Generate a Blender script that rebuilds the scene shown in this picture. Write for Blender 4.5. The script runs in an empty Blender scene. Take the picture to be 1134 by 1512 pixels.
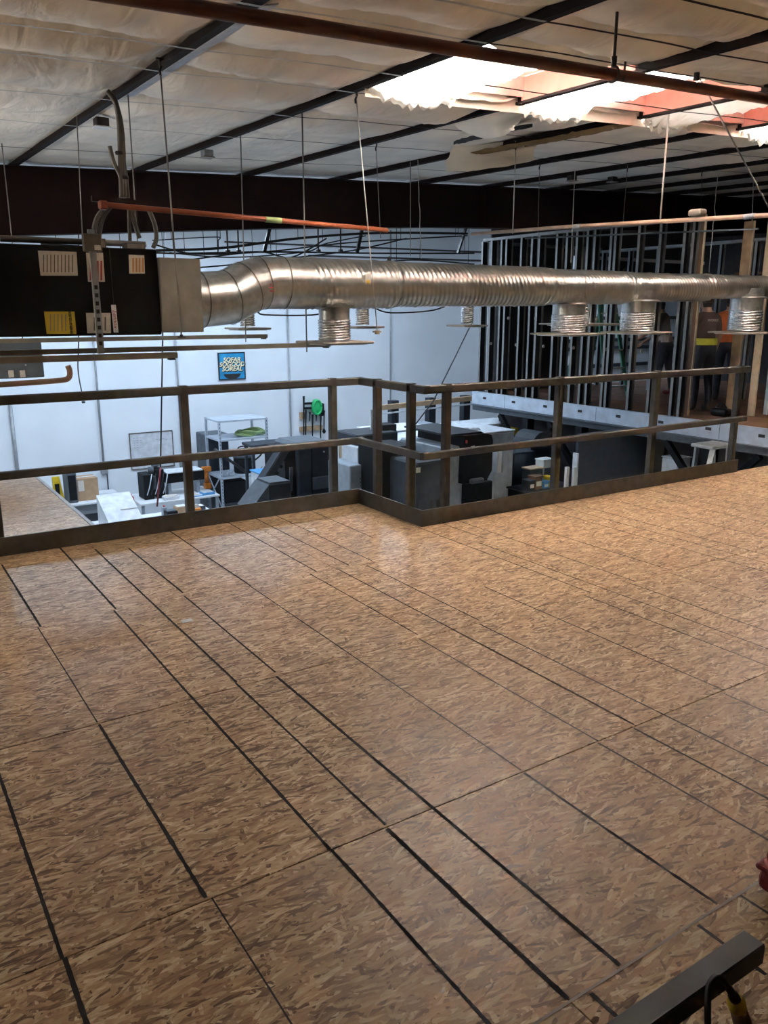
import bpy, bmesh, math, random
from mathutils import Vector, Matrix, noise
random.seed(7)
SC = bpy.context.scene
COL = SC.collection
PI = math.pi

# ------------------------------------------------------------------ camera
F_PX, CX, CY = 1190.0, 567.0, 756.0
PITCH, YAW, CAM_H = math.radians(14.06), math.radians(33.1), 1.65
fwd_h = Vector((math.sin(YAW), math.cos(YAW), 0))
RIGHT = Vector((math.cos(YAW), -math.sin(YAW), 0))
UP = Vector((0, 0, 1))
FWD = fwd_h * math.cos(PITCH) - UP * math.sin(PITCH)
CUP = fwd_h * math.sin(PITCH) + UP * math.cos(PITCH)
CAM = Vector((0, 0, CAM_H))
cd = bpy.data.cameras.new('camera')
cd.sensor_fit = 'VERTICAL'; cd.sensor_height = 24.0; cd.lens = F_PX / 1512 * 24.0
cd.clip_start = 0.05; cd.clip_end = 200
co = bpy.data.objects.new('camera', cd); COL.objects.link(co)
co.matrix_world = Matrix(((RIGHT.x, CUP.x, -FWD.x, 0), (RIGHT.y, CUP.y, -FWD.y, 0),
                          (RIGHT.z, CUP.z, -FWD.z, CAM_H), (0, 0, 0, 1)))
SC.camera = co

# ------------------------------------------------------------------ sky and exposure
w = bpy.data.worlds.new('overcast_sky'); SC.world = w; w.use_nodes = True
bg = w.node_tree.nodes['Background']
bg.inputs[0].default_value = (1.0, 0.96, 0.90, 1); bg.inputs[1].default_value = 41.0
SC.view_settings.view_transform = 'Standard'; SC.view_settings.look = 'None'
SC.view_settings.gamma = 1.0; SC.view_settings.use_curve_mapping = False
SC.view_settings.exposure = 2.1
LAMP_POWER = 22.0          # emission strength of the linear high-bay lamps

# ------------------------------------------------------------------ measuring helpers
def ray(px, py): return FWD + RIGHT * ((px - CX) / F_PX) + CUP * ((CY - py) / F_PX)
def at(px, py, X=None, Y=None, Z=None):
    r = ray(px, py)
    t = X / r.x if X is not None else Y / r.y if Y is not None else (Z - CAM_H) / r.z
    return CAM + r * t
CH, CSX, CSY = 3.0283, .0444, .0251
def zc(x, y): return CH + CSX * x + CSY * y          # roof insulation plane
def atc(px, py):
    r = ray(px, py); t = (CH - CAM_H) / (r.z - CSX * r.x - CSY * r.y)
    return CAM + r * t

# ------------------------------------------------------------------ mesh builder
class MB:
    def __init__(s): s.v = []; s.f = []; s.sm = []; s.mi = []; s.cur = 0
    def add(s, vs, fs, smooth=False, M=None):
        o = len(s.v)
        for p in vs:
            p = Vector(p); s.v.append(M @ p if M is not None else p)
        for q in fs:
            s.f.append([i + o for i in q]); s.sm.append(smooth); s.mi.append(s.cur)
        return s
    def box(s, a, b, M=None):
        x0, y0, z0 = [min(a[i], b[i]) for i in range(3)]; x1, y1, z1 = [max(a[i], b[i]) for i in range(3)]
        return s.add([(x0,y0,z0),(x1,y0,z0),(x1,y1,z0),(x0,y1,z0),(x0,y0,z1),(x1,y0,z1),(x1,y1,z1),(x0,y1,z1)],
                     [(3,2,1,0),(4,5,6,7),(0,1,5,4),(1,2,6,5),(2,3,7,6),(3,0,4,7)], False, M)
    def rbox(s, a, b, r=.01, seg=2, M=None):
        bm = bmesh.new(); bmesh.ops.create_cube(bm, size=1)
        c = [(a[i] + b[i]) / 2 for i in range(3)]; d = [abs(b[i] - a[i]) for i in range(3)]
        for v in bm.verts: v.co = Vector((v.co.x * d[0] + c[0], v.co.y * d[1] + c[1], v.co.z * d[2] + c[2]))
        r = min(r, min(d) * .45)
        bmesh.ops.bevel(bm, geom=list(bm.edges), offset=r, segments=seg, profile=.5, affect='EDGES')
        bm.verts.index_update()
        s.add([v.co.copy() for v in bm.verts], [[v.index for v in f.verts] for f in bm.faces], False, M); bm.free(); return s
    def tube(s, path, r, n=8, caps=True, M=None):
        P = [Vector(p) for p in path]; m = len(P); R = r if isinstance(r, (list, tuple)) else [r] * m
        vs, fs = [], []; up = None
        for i in range(m):
            t = (P[min(i + 1, m - 1)] - P[max(i - 1, 0)]).normalized()
            if up is None:
                up = Vector((0, 0, 1)) if abs(t.z) < .9 else Vector((1, 0, 0))
            a = t.cross(up).normalized(); up = a.cross(t).normalized()
            for j in range(n):
                an = 2 * PI * j / n
                vs.append(P[i] + (a * math.cos(an) + up * math.sin(an)) * R[i])
        for i in range(m - 1):
            for j in range(n):
                k = (j + 1) % n
                fs.append((i*n+j, i*n+k, (i+1)*n+k, (i+1)*n+j))
        s.add(vs, fs, True, M)
        if caps:
            o = len(s.v) - len(vs)
            s.f.append([o + j for j in range(n)][::-1]); s.sm.append(False); s.mi.append(s.cur)
            s.f.append([o + (m-1)*n + j for j in range(n)]); s.sm.append(False); s.mi.append(s.cur)
        return s
    def bar(s, a, b, wx, wy, up=(0, 0, 1), M=None):
        a = Vector(a); b = Vector(b); t = (b - a).normalized(); up = Vector(up)
        if abs(t.dot(up)) > .95: up = Vector((0, 1, 0))
        x = t.cross(up).normalized() * wx / 2; y = x.cross(t).normalized() * wy / 2
        vs = [p + sx * x + sy * y for p in (a, b) for sx, sy in ((-1,-1),(1,-1),(1,1),(-1,1))]
        return s.add(vs, [(3,2,1,0),(4,5,6,7),(0,1,5,4),(1,2,6,5),(2,3,7,6),(3,0,4,7)], False, M)
    def lathe(s, prof, c=(0, 0, 0), n=20, M=None, smooth=True):
        vs, fs = [], []; m = len(prof)
        for r, z in prof:
            for j in range(n):
                an = 2 * PI * j / n; vs.append((c[0] + r * math.cos(an), c[1] + r * math.sin(an), c[2] + z))
        for i in range(m - 1):
            for j in range(n):
                k = (j + 1) % n; fs.append((i*n+j, i*n+k, (i+1)*n+k, (i+1)*n+j))
        if prof[0][0] > 1e-4: fs.append(tuple(range(n))[::-1])
        if prof[-1][0] > 1e-4: fs.append(tuple((m-1)*n + j for j in range(n)))
        return s.add(vs, fs, smooth, M)
    def prism(s, poly, d0, d1, axis='y', M=None):
        n = len(poly)
        def p3(p, d): return (p[0], d, p[1]) if axis == 'y' else (d, p[0], p[1]) if axis == 'x' else (p[0], p[1], d)
        vs = [p3(p, d0) for p in poly] + [p3(p, d1) for p in poly]
        fs = [tuple(range(n)), tuple(range(2*n-1, n-1, -1))] + [(i, n+i, n+(i+1) % n, (i+1) % n) for i in range(n)]
        return s.add(vs, fs, False, M)
    def grid(s, fn, nu, nv, smooth=True, skip=None):
        vs = [fn(i / nu, j / nv) for j in range(nv + 1) for i in range(nu + 1)]; fs = []
        for j in range(nv):
            for i in range(nu):
                if skip and skip((i + .5) / nu, (j + .5) / nv): continue
                a = j * (nu + 1) + i; fs.append((a, a + 1, a + nu + 2, a + nu + 1))
        return s.add(vs, fs, smooth)

def obj(name, mb, mat, parent=None, label=None, cat=None, group=None, kind=None, fix=True):
    me = bpy.data.meshes.new(name)
    V = mb.v
    if parent is not None: off = parent['_w'] if '_w' in parent else (0, 0, 0); off = Vector(off)
    else:
        xs = [p.x for p in V]; ys = [p.y for p in V]; zs = [p.z for p in V]
        off = Vector(((min(xs)+max(xs))/2, (min(ys)+max(ys))/2, min(zs)))
    me.from_pydata([tuple(p - off) for p in V], [], mb.f)
    me.polygons.foreach_set('use_smooth', mb.sm)
    mats = mat if isinstance(mat, (list, tuple)) else [mat]
    for m in mats: me.materials.append(M_[m] if isinstance(m, str) else m)
    if len(mats) > 1: me.polygons.foreach_set('material_index', mb.mi)
    if fix:
        bm = bmesh.new(); bm.from_mesh(me); bmesh.ops.recalc_face_normals(bm, faces=bm.faces); bm.to_mesh(me); bm.free()
    me.update()
    o = bpy.data.objects.new(name, me); COL.objects.link(o)
    if parent is not None: o.parent = parent; o['_w'] = tuple(off)
    else: o.location = off; o['_w'] = tuple(off)
    if label: o['label'] = label
    if cat: o['category'] = cat
    if group: o['group'] = group
    if kind: o['kind'] = kind
    return o
def thing(name, loc, label=None, cat=None, group=None, kind=None):
    o = bpy.data.objects.new(name, None); COL.objects.link(o); o.empty_display_size = .1
    o.location = loc; o['_w'] = tuple(loc)
    if label: o['label'] = label
    if cat: o['category'] = cat
    if group: o['group'] = group
    if kind: o['kind'] = kind
    return o
def dup(root, loc, label=None, group=None, rotz=0):
    r = root.copy(); COL.objects.link(r); r.location = loc; r.rotation_euler = (0, 0, rotz); r['_w'] = tuple(loc)
    if label: r['label'] = label
    if group: r['group'] = group
    for ch in list(root.children):
        c = ch.copy(); COL.objects.link(c); c.parent = r
        for g in list(ch.children):
            d = g.copy(); COL.objects.link(d); d.parent = c
    return r
def text(name, s, size, mat, M, parent, depth=.001, shear=0, align='CENTER', bold=0):
    cu = bpy.data.curves.new('lettering', 'FONT'); cu.body = s; cu.size = size; cu.extrude = depth
    cu.align_x = align; cu.align_y = 'CENTER'; cu.shear = shear; cu.offset = bold; cu.resolution_u = 3
    t = bpy.data.objects.new('lettering', cu); COL.objects.link(t)
    me = bpy.data.meshes.new_from_object(t.evaluated_get(bpy.context.evaluated_depsgraph_get()))
    bpy.data.objects.remove(t); bpy.data.curves.remove(cu)
    me.name = name; me.materials.clear(); me.materials.append(M_[mat])
    off = Vector(parent['_w']); me.transform(Matrix.Translation(-off) @ M)
    o = bpy.data.objects.new(name, me); COL.objects.link(o); o.parent = parent; o['_w'] = tuple(off)
    return o
def face_minus_y(p, roll=0):        # letters upright on a face that looks towards -Y
    return Matrix.Translation(p) @ Matrix.Rotation(roll, 4, 'Y') @ Matrix.Rotation(PI / 2, 4, 'X')

# ------------------------------------------------------------------ materials
M_ = {}
def nodes(name):
    m = bpy.data.materials.new(name); m.use_nodes = True; nt = m.node_tree
    M_[name] = m
    return m, nt, nt.nodes['Principled BSDF']
def L(nt, a, b): nt.links.new(a, b)
def paint(name, col, rough=.5, metal=0.0, var=.18, scale=9.0, bump=.05, bscale=60.0, spec=None):
    m, nt, b = nodes(name)
    tc = nt.nodes.new('ShaderNodeTexCoord')
    nz = nt.nodes.new('ShaderNodeTexNoise'); nz.inputs['Scale'].default_value = scale; nz.inputs['Detail'].default_value = 4
    L(nt, tc.outputs['Object'], nz.inputs['Vector'])
    rp = nt.nodes.new('ShaderNodeValToRGB')
    rp.color_ramp.elements[0].position = .3; rp.color_ramp.elements[1].position = .75
    rp.color_ramp.elements[0].color = (*[c * (1 - var) for c in col], 1)
    rp.color_ramp.elements[1].color = (*[min(1, c * (1 + var)) for c in col], 1)
    L(nt, nz.outputs['Fac'], rp.inputs['Fac']); L(nt, rp.outputs['Color'], b.inputs['Base Color'])
    b.inputs['Roughness'].default_value = rough; b.inputs['Metallic'].default_value = metal
    if spec is not None: b.inputs['Specular IOR Level'].default_value = spec
    if bump:
        n2 = nt.nodes.new('ShaderNodeTexNoise'); n2.inputs['Scale'].default_value = bscale
        L(nt, tc.outputs['Object'], n2.inputs['Vector'])
        bp = nt.nodes.new('ShaderNodeBump'); bp.inputs['Strength'].default_value = bump; bp.inputs['Distance'].default_value = .01
        L(nt, n2.outputs['Fac'], bp.inputs['Height']); L(nt, bp.outputs['Normal'], b.inputs['Normal'])
    return m
def osb(name, dark=1.0):
    m, nt, b = nodes(name); N = nt.nodes.new
    tc = N('ShaderNodeTexCoord'); oi = N('ShaderNodeObjectInfo')
    add = N('ShaderNodeVectorMath'); add.operation = 'ADD'
    mul = N('ShaderNodeVectorMath'); mul.operation = 'SCALE'; mul.inputs['Scale'].default_value = 37.0
    comb = N('ShaderNodeCombineXYZ'); L(nt, oi.outputs['Random'], comb.inputs[0]); L(nt, oi.outputs['Random'], comb.inputs[1])
    L(nt, comb.outputs[0], mul.inputs[0]); L(nt, tc.outputs['Object'], add.inputs[0]); L(nt, mul.outputs[0], add.inputs[1])
    wn = N('ShaderNodeTexNoise'); wn.inputs['Scale'].default_value = 14; wn.inputs['Detail'].default_value = 2
    L(nt, add.outputs[0], wn.inputs['Vector'])
    wm = N('ShaderNodeVectorMath'); wm.operation = 'SCALE'; wm.inputs['Scale'].default_value = .014
    L(nt, wn.outputs['Color'], wm.inputs[0])
    pos = N('ShaderNodeVectorMath'); pos.operation = 'ADD'; L(nt, add.outputs[0], pos.inputs[0]); L(nt, wm.outputs[0], pos.inputs[1])
    prev_h = prev_c = None
    for i, (ang, sx, sy) in enumerate(((5, 13, 80), (-17, 17, 98), (25, 19, 90), (-50, 23, 80), (74, 22, 92))):
        mp = N('ShaderNodeMapping'); mp.vector_type = 'TEXTURE'
        mp.inputs['Rotation'].default_value = (0, 0, math.radians(ang)); mp.inputs['Location'].default_value = (i * 3.3, i * 1.7, 0)
        mp.inputs['Scale'].default_value = (1 / sx, 1 / sy, 1)
        L(nt, pos.outputs[0], mp.inputs['Vector'])
        vo = N('ShaderNodeTexVoronoi'); vo.voronoi_dimensions = '2D'; vo.distance = 'CHEBYCHEV'; vo.inputs['Scale'].default_value = 1.0
        L(nt, mp.outputs[0], vo.inputs['Vector'])
        sp = N('ShaderNodeSeparateColor'); L(nt, vo.outputs['Color'], sp.inputs[0])
        h = N('ShaderNodeMath'); h.operation = 'MULTIPLY'; h.inputs[1].default_value = (1.0, 1.0, .9, .72, .72)[i]
        L(nt, sp.outputs[0], h.inputs[0])
        if prev_h is None: prev_h, prev_c = h.outputs[0], sp.outputs[1]
        else:
            gt = N('ShaderNodeMath'); gt.operation = 'GREATER_THAN'; L(nt, h.outputs[0], gt.inputs[0]); L(nt, prev_h, gt.inputs[1])
            mc = N('ShaderNodeMix'); mc.data_type = 'FLOAT'
            L(nt, gt.outputs[0], mc.inputs[0]); L(nt, prev_c, mc.inputs[2]); L(nt, sp.outputs[1], mc.inputs[3])
            mh = N('ShaderNodeMath'); mh.operation = 'MAXIMUM'; L(nt, prev_h, mh.inputs[0]); L(nt, h.outputs[0], mh.inputs[1])
            prev_h, prev_c = mh.outputs[0], mc.outputs[0]
    gr = N('ShaderNodeTexNoise'); gr.inputs['Scale'].default_value = 30; gr.inputs['Detail'].default_value = 5
    mg = N('ShaderNodeMapping'); mg.inputs['Scale'].default_value = (1, 6, 1); L(nt, pos.outputs[0], mg.inputs['Vector']); L(nt, mg.outputs[0], gr.inputs['Vector'])
    ma = N('ShaderNodeMath'); ma.operation = 'MULTIPLY_ADD'; ma.inputs[1].default_value = .75; L(nt, gr.outputs['Fac'], ma.inputs[0])
    ms = N('ShaderNodeMath'); ms.operation = 'SUBTRACT'; L(nt, prev_c, ms.inputs[0]); ms.inputs[1].default_value = .37; L(nt, ms.outputs[0], ma.inputs[2])
    rp = N('ShaderNodeValToRGB'); e = rp.color_ramp.elements
    cols = [(0.0, (.12, .062, .030)), (.18, (.26, .150, .076)), (.45, (.40, .258, .140)), (.75, (.50, .340, .192)), (.95, (.62, .46, .28)), (1.0, (.70, .56, .37))]
    while len(e) < len(cols): e.new(.5)
    for q, (p, c) in zip(e, cols): q.position = p; q.color = (*[x * dark for x in c], 1)
    L(nt, ma.outputs[0], rp.inputs['Fac'])
    # large soft traffic stains
    st = N('ShaderNodeTexNoise'); st.inputs['Scale'].default_value = .9; st.inputs['Detail'].default_value = 3; L(nt, add.outputs[0], st.inputs['Vector'])
    sr = N('ShaderNodeMapRange'); sr.inputs['From Min'].default_value = .3; sr.inputs['From Max'].default_value = .7; sr.inputs['To Min'].default_value = .84; sr.inputs['To Max'].default_value = 1.08
    L(nt, st.outputs['Fac'], sr.inputs['Value'])
    mx = N('ShaderNodeVectorMath'); mx.operation = 'SCALE'; L(nt, rp.outputs['Color'], mx.inputs[0]); L(nt, sr.outputs[0], mx.inputs['Scale'])
    L(nt, mx.outputs[0], b.inputs['Base Color'])
    b.inputs['Roughness'].default_value = .41; b.inputs['Specular IOR Level'].default_value = .38
    bp = N('ShaderNodeBump'); bp.inputs['Strength'].default_value = .35; bp.inputs['Distance'].default_value = .002
    L(nt, prev_h, bp.inputs['Height']); L(nt, bp.outputs['Normal'], b.inputs['Normal'])
    return m
def emit(name, col, strength):
    m, nt, b = nodes(name); nt.nodes.remove(b)
    e = nt.nodes.new('ShaderNodeEmission'); e.inputs[0].default_value = (*col, 1); e.inputs[1].default_value = strength
    L(nt, e.outputs[0], nt.nodes['Material Output'].inputs[0]); return m
def film(name, col, trans, bump=.5):
    m, nt, b = nodes(name); N = nt.nodes.new
    tr = N('ShaderNodeBsdfTranslucent'); tr.inputs[0].default_value = (*col, 1)
    df = N('ShaderNodeBsdfDiffuse'); df.inputs[0].default_value = (*col, 1)
    mx = N('ShaderNodeMixShader'); mx.inputs[0].default_value = trans
    tc = N('ShaderNodeTexCoord'); nz = N('ShaderNodeTexNoise'); nz.inputs['Scale'].default_value = 12; nz.inputs['Detail'].default_value = 5
    nz.inputs['Distortion'].default_value = 1.2
    L(nt, tc.outputs['Object'], nz.inputs['Vector'])
    bp = N('ShaderNodeBump'); bp.inputs['Strength'].default_value = bump; bp.inputs['Distance'].default_value = .02
    L(nt, nz.outputs['Fac'], bp.inputs['Height'])
    L(nt, bp.outputs[0], tr.inputs['Normal']); L(nt, bp.outputs[0], df.inputs['Normal'])
    L(nt, df.outputs[0], mx.inputs[1]); L(nt, tr.outputs[0], mx.inputs[2])
    L(nt, mx.outputs[0], nt.nodes['Material Output'].inputs[0]); nt.nodes.remove(b); return m

osb('osb'); osb('osb_platform', .82)
paint('deck_edge', (.05, .04, .03), .8)
paint('chalk', (.34, .29, .25), .9)
paint('marker', (.036, .034, .034), .95, spec=.1, bump=.3)
m = paint('insulation', (.88, .82, .73), .5, var=.12, scale=2.2, bump=0)
nt = m.node_tree; tc_ = nt.nodes.new('ShaderNodeTexCoord'); mp_ = nt.nodes.new('ShaderNodeMapping')
mp_.inputs['Rotation'].default_value = (0, 0, .5); mp_.inputs['Scale'].default_value = (5.5, 1.8, 3); nz_ = nt.nodes.new('ShaderNodeTexNoise')
nz_.inputs['Scale'].default_value = 1.0; nz_.inputs['Detail'].default_value = 5; nz_.inputs['Distortion'].default_value = .9
bp_ = nt.nodes.new('ShaderNodeBump'); bp_.inputs['Strength'].default_value = .38; bp_.inputs['Distance'].default_value = .06
L(nt, tc_.outputs['Object'], mp_.inputs['Vector']); L(nt, mp_.outputs[0], nz_.inputs['Vector']); L(nt, nz_.outputs['Fac'], bp_.inputs['Height'])
L(nt, bp_.outputs['Normal'], nt.nodes['Principled BSDF'].inputs['Normal'])
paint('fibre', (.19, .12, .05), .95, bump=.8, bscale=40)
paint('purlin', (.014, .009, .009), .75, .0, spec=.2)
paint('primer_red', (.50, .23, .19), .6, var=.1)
paint('curb_pink_lit', (.66, .46, .41), .6)  # pink light reflected inside the skylight is put into the curb colour
paint('purlin_light', (.42, .45, .52), .45, .3)
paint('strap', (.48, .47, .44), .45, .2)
paint('roof', (.10, .09, .08), .8)
paint('beam', (.014, .0045, .0042), .75, spec=.2)
paint('rail', (.085, .078, .074), .5, .35, var=.25, scale=14)
paint('kerb', (.055, .056, .060), .5, .2)
paint('rail_edge', (.11, .105, .10), .45, .4)
paint('wall_far', (.74, .79, .84), .75, var=.04, scale=1.2)
paint('wall_dull', (.36, .35, .33), .85)
paint('wall_back', (.16, .15, .14), .85)
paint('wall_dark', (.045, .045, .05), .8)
paint('concrete', (.56, .56, .55), .7, scale=2.5)
paint('galv', (.52, .52, .50), .32, .9, var=.22, scale=18, bump=.08, bscale=25)
paint('galv_rib', (.50, .49, .46), .30, .92, var=.16, scale=7, bump=.03)
paint('wrap', (.66, .68, .70), .22, .75, var=.3, scale=25, bump=.7, bscale=30)
paint('galv_pale', (.50, .565, .65), .45, .35, var=.15, scale=6)
paint('diffuser', (.36, .31, .26), .5)
paint('white_metal', (.78, .80, .82), .4, .1)
paint('ac_black', (.006, .0052, .0050), .8, 0, spec=.15)
paint('ac_grey', (.25, .23, .20), .55, .2)
paint('strut', (.30, .26, .22), .5, .5)
paint('conduit', (.13, .115, .10), .5, .4)
paint('conduit_grey', (.34, .36, .38), .5, .4)
paint('rod', (.30, .28, .26), .4, .7)
paint('wire_pale', (.66, .64, .60), .5, .2)
paint('clamp', (.04, .036, .036), .5, .4)
paint('cable_black', (.014, .014, .016), .55)
paint('red_pipe', (.12, .035, .025), .42, .1)
paint('copper', (.26, .070, .032), .42, .35)
paint('pvc_brown', (.40, .27, .20), .5)
paint('paper', (.62, .58, .52), .8, var=.1, scale=40)
paint('white', (.70, .73, .76), .55, var=.05)
paint('sticker_yellow', (.62, .44, .03), .6, var=.08)
paint('ink', (.02, .018, .018), .7); paint('ink_red', (.42, .05, .05), .7); paint('ink_orange', (.5, .2, .05), .7)
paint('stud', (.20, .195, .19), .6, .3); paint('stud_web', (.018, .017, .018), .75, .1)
paint('wood', (.44, .30, .18), .7, var=.25, scale=6); paint('wood_pale', (.60, .48, .34), .7, var=.15, scale=8)
paint('wood_dark', (.16, .085, .05), .75); paint('deck_right', (.13, .055, .026), .9, var=.3, scale=3)
paint('cardboard', (.42, .27, .16), .8, var=.12)
paint('mach_dark', (.036, .043, .054), .65, 0, spec=.25); paint('mach_grey', (.30, .35, .40), .5); paint('mach_light', (.62, .67, .72), .5)
paint('mach_black', (.009, .010, .012), .65, spec=.2); paint('mach_mid', (.095, .112, .13), .6, spec=.3)
paint('plastic_black', (.016, .016, .018), .4); paint('panel_blue', (.030, .040, .058), .6)
paint('yellow', (.72, .50, .02), .5); paint('orange', (.70, .22, .03), .6); paint('green', (.03, .50, .16), .5)
paint('cord_green', (.36, .50, .22), .6); paint('red_case', (.20, .018, .025), .42); paint('blue_bin', (.08, .28, .55), .5)
paint('sign_blue', (.02, .27, .52), .5, var=.25, scale=4); paint('sign_cream', (.85, .76, .50), .6); paint('sign_frame', (.015, .016, .025), .4)
paint('skin', (.42, .25, .18), .6); paint('hair', (.03, .02, .015), .7); paint('denim', (.025, .030, .045), .85)
paint('shirt_brown', (.055, .032, .030), .85); paint('shirt_orange', (.52, .12, .03), .85); paint('shirt_black', (.012, .012, .014), .85)
paint('shirt_grey', (.34, .31, .30), .85); paint('vest_yellow', (.62, .62, .06), .7); paint('boot', (.03, .025, .022), .7)
paint('ladder_alu', (.52, .53, .54), .4, .7); paint('ladder_green', (.03, .16, .11), .55)
paint('smoke_glass', (.03, .04, .05), .12, 0, bump=0); paint('glass_pale', (.55, .65, .7), .2, bump=0)
paint('red_plastic', (.5, .03, .03), .45); paint('film_white', (.60, .63, .67), .35)
emit('fill_tube_glow', (1.0, .93, .82), 40.0)  # glow of the added fill strips out of view
emit('lamp_glow', (.64, .80, 1.0), LAMP_POWER)
for i_, t_ in enumerate((.62, .24, .010, .62)): film('skylight_film_%d' % i_, (.90, .88, .84), t_)
film('skylight_pink', (.76, .50, .44), .11, .1)
m, nt, b = nodes('skylight_clear')
b.inputs['Base Color'].default_value = (.95, .94, .92, 1); b.inputs['Roughness'].default_value = .3; b.inputs['Alpha'].default_value = .25
# ================================================================== STRUCTURE
FL = -2.9                        # lower floor
W = 17.0                         # far wall plane
EX, EY1, EY2 = 3.63, 5.95, 5.0   # the jog of the mezzanine edge

# ---- mezzanine floor of OSB panels
floor = thing('floor', (0, 0, 0), kind='structure')
def panel(x0, x1, y0, y1, parent, mat):
    if x1 - x0 < .04 or y1 - y0 < .04: return
    g = .0016; z = random.uniform(-.0012, .0004)
    mb = MB(); mb.rbox((x0 + g, y0 + g, -.018), (x1 - g, y1 - g, z), .0012, 1)
    c = Vector(((x0 + x1) / 2, (y0 + y1) / 2, 0))
    for i, p in enumerate(mb.v): mb.v[i] = p - c
    sv = tuple(parent['_w']); parent['_w'] = (0, 0, 0)
    o = obj('osb_panel', mb, mat, parent, fix=False); parent['_w'] = sv
    o.location = c - Vector(sv)
rows = [(-2.94, -1.72, 1), (-1.72, -.50, 0), (-.50, .72, 1), (.72, 1.94, 0), (1.94, 3.16, 1), (3.16, 4.38, 0), (4.38, 5.60, 1), (5.60, 5.93, 0)]
for y0, y1, odd in rows:
    xs = [1.275 - 2.44 * 3 + 1.22 * odd + 2.44 * k for k in range(9)]
    for a, b_ in zip(xs, xs[1:]):
        for (rx0, rx1, ry1) in ((-9, EX - .01, EY1 - .02), (EX - .01, 14.5, EY2 - .02)):
            X0, X1, Y1 = max(a, rx0), min(b_, rx1), min(y1, ry1)
            if X1 > X0 and Y1 > y0 + .02: panel(X0, X1, y0, Y1, floor, 'osb')
mb = MB(); mb.box((-7, -3, -.30), (EX - .03, EY1 - .04, -.0185)); mb.box((EX - .03, -3, -.30), (15, EY2 - .04, -.0185))
obj('joist_deck', mb, 'deck_edge', floor)

# marker lines over the joists: (x, y from, y to, width)
def mline(x, ya, yb, wd, dx=0.0):
    n = max(3, int((ya - yb) / .02)); mb = MB(); ph = random.random() * 50
    vs, fs = [], []
    for i in range(n + 1):
        y = ya + (yb - ya) * i / n
        c = x + dx * i / n + .0022 * noise.noise((y * 2.3, ph, 0))
        h = wd / 2 * (1 + .45 * noise.noise((y * 34, ph, 3)))
        vs += [(c - h, y, .0011), (c + h, y, .0011)]
        if i: fs.append((2*i-2, 2*i-1, 2*i+1, 2*i))
    mb.add(vs, fs)
    obj('marker_line', mb, 'marker', floor, fix=False)
for a in [(.255, 3.0, 1.94, .011), (.262, 1.94, .5, .013), (.665, 5.7, 4.4, .012), (.652, 4.4, 3.17, .006), (.657, 3.15, 1.95, .012), (.67, 1.94, 1.12, .005),
          (1.078, 5.93, 4.45, .012), (1.062, 4.43, 3.2, .011), (1.06, 3.2, 1.94, .011), (1.065, 1.94, 1.12, .011),
          (1.28, 5.72, 3.2, .011), (1.278, 3.2, 1.95, .010), (1.27, 1.93, 1.125, .016), (1.487, 5.62, 4.5, .012), (1.478, 4.44, 3.2, .010), (1.462, 3.16, 1.125, .013),
          (1.885, 5.9, 4.4, .010), (1.878, 4.4, 1.95, .007), (1.872, 1.93, 1.125, .011), (2.36, 5.9, 4.42, .009), (2.30, 4.4, 3.2, .008), (2.272, 3.16, 1.94, .008), (2.262, 1.93, 1.125, .009),
          (2.60, 5.9, 4.42, .009), (2.50, 4.4, 1.95, .009), (2.47, 1.93, 1.125, .010), (2.78, 5.9, 4.4, .008), (2.70, 4.36, 3.18, .008), (2.665, 3.14, 1.2, .009),
          (3.1, 5.9, 4.9, .007), (3.08, 3.6, 1.94, .008), (3.05, 1.92, 1.2, .008), (3.55, 4.95, 3.17, .008), (3.48, 3.15, 1.3, .008), (3.78, 4.95, 4.4, .008), (3.67, 4.36, 1.4, .008),
          (3.94, 4.95, 3.17, .008), (3.88, 3.15, 1.5, .008), (4.31, 4.5, 3.17, .008), (4.26, 3.14, 1.8, .006), (4.80, 4.95, 2.0, .008), (4.98, 4.95, 2.2, .008), (5.15, 4.7, 2.4, .008),
          (5.55, 4.9, 2.6, .007), (5.95, 4.9, 2.8, .007), (6.16, 4.9, 3.0, .007), (6.36, 4.9, 3.2, .007), (6.77, 4.9, 3.3, .007), (7.2, 4.9, 3.3, .007), (7.4, 4.9, 3.6, .007),
          (1.335, 1.105, .93, .012), (1.755, 1.105, .9, .012), (1.96, 1.11, .7, .010), (2.2, 1.1, .6, .010)]:
    mline(*a, dx=random.uniform(-.004, .004))
mb = MB(); mb.box((.9, 1.112, .0008), (2.3, 1.120, .0012)); obj('chalk_line', mb, 'chalk', floor)
# scuffs and a paper scrap
mb = MB(); p = at(276, 916, Z=0.004); mb.box((p.x-.03, p.y-.022, .0005), (p.x+.03, p.y+.022, .003), None)
obj('paper_scrap', mb, 'white', label='small white paper scrap lying on the OSB floor', cat='paper')
p = at(461, 782, Z=0.004); mb = MB(); mb.box((p.x-.03, p.y-.03, .0005), (p.x+.03, p.y+.03, .0025))
obj('masking_tape', mb, 'paper', label='pale square of tape on the OSB near the railing jog', cat='tape')

# ---- platform beyond the railing on the left
plat = thing('floor_platform', (0, 7.4, 0), kind='structure')
for (y0, y1) in ((5.97, 6.80), (6.80, 8.02), (8.02, 8.93)):
    for (x0, x1) in ((-3.6, -1.0), (-1.0, 1.42)): panel(x0, x1, y0, y1, plat, 'osb' if y0 < 6 else 'osb_platform')
mb = MB(); mb.box((-4, 5.97, -.28), (1.42, 8.93, -.0185)); obj('joist_deck', mb, 'deck_edge', plat)
mb = MB(); mb.box((1.421, 5.97, -.28), (1.45, 8.95, .004)); mb.box((-4, 8.931, -.28), (1.45, 8.95, .004)); obj('edge_trim', mb, 'conduit_grey', plat)

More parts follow.
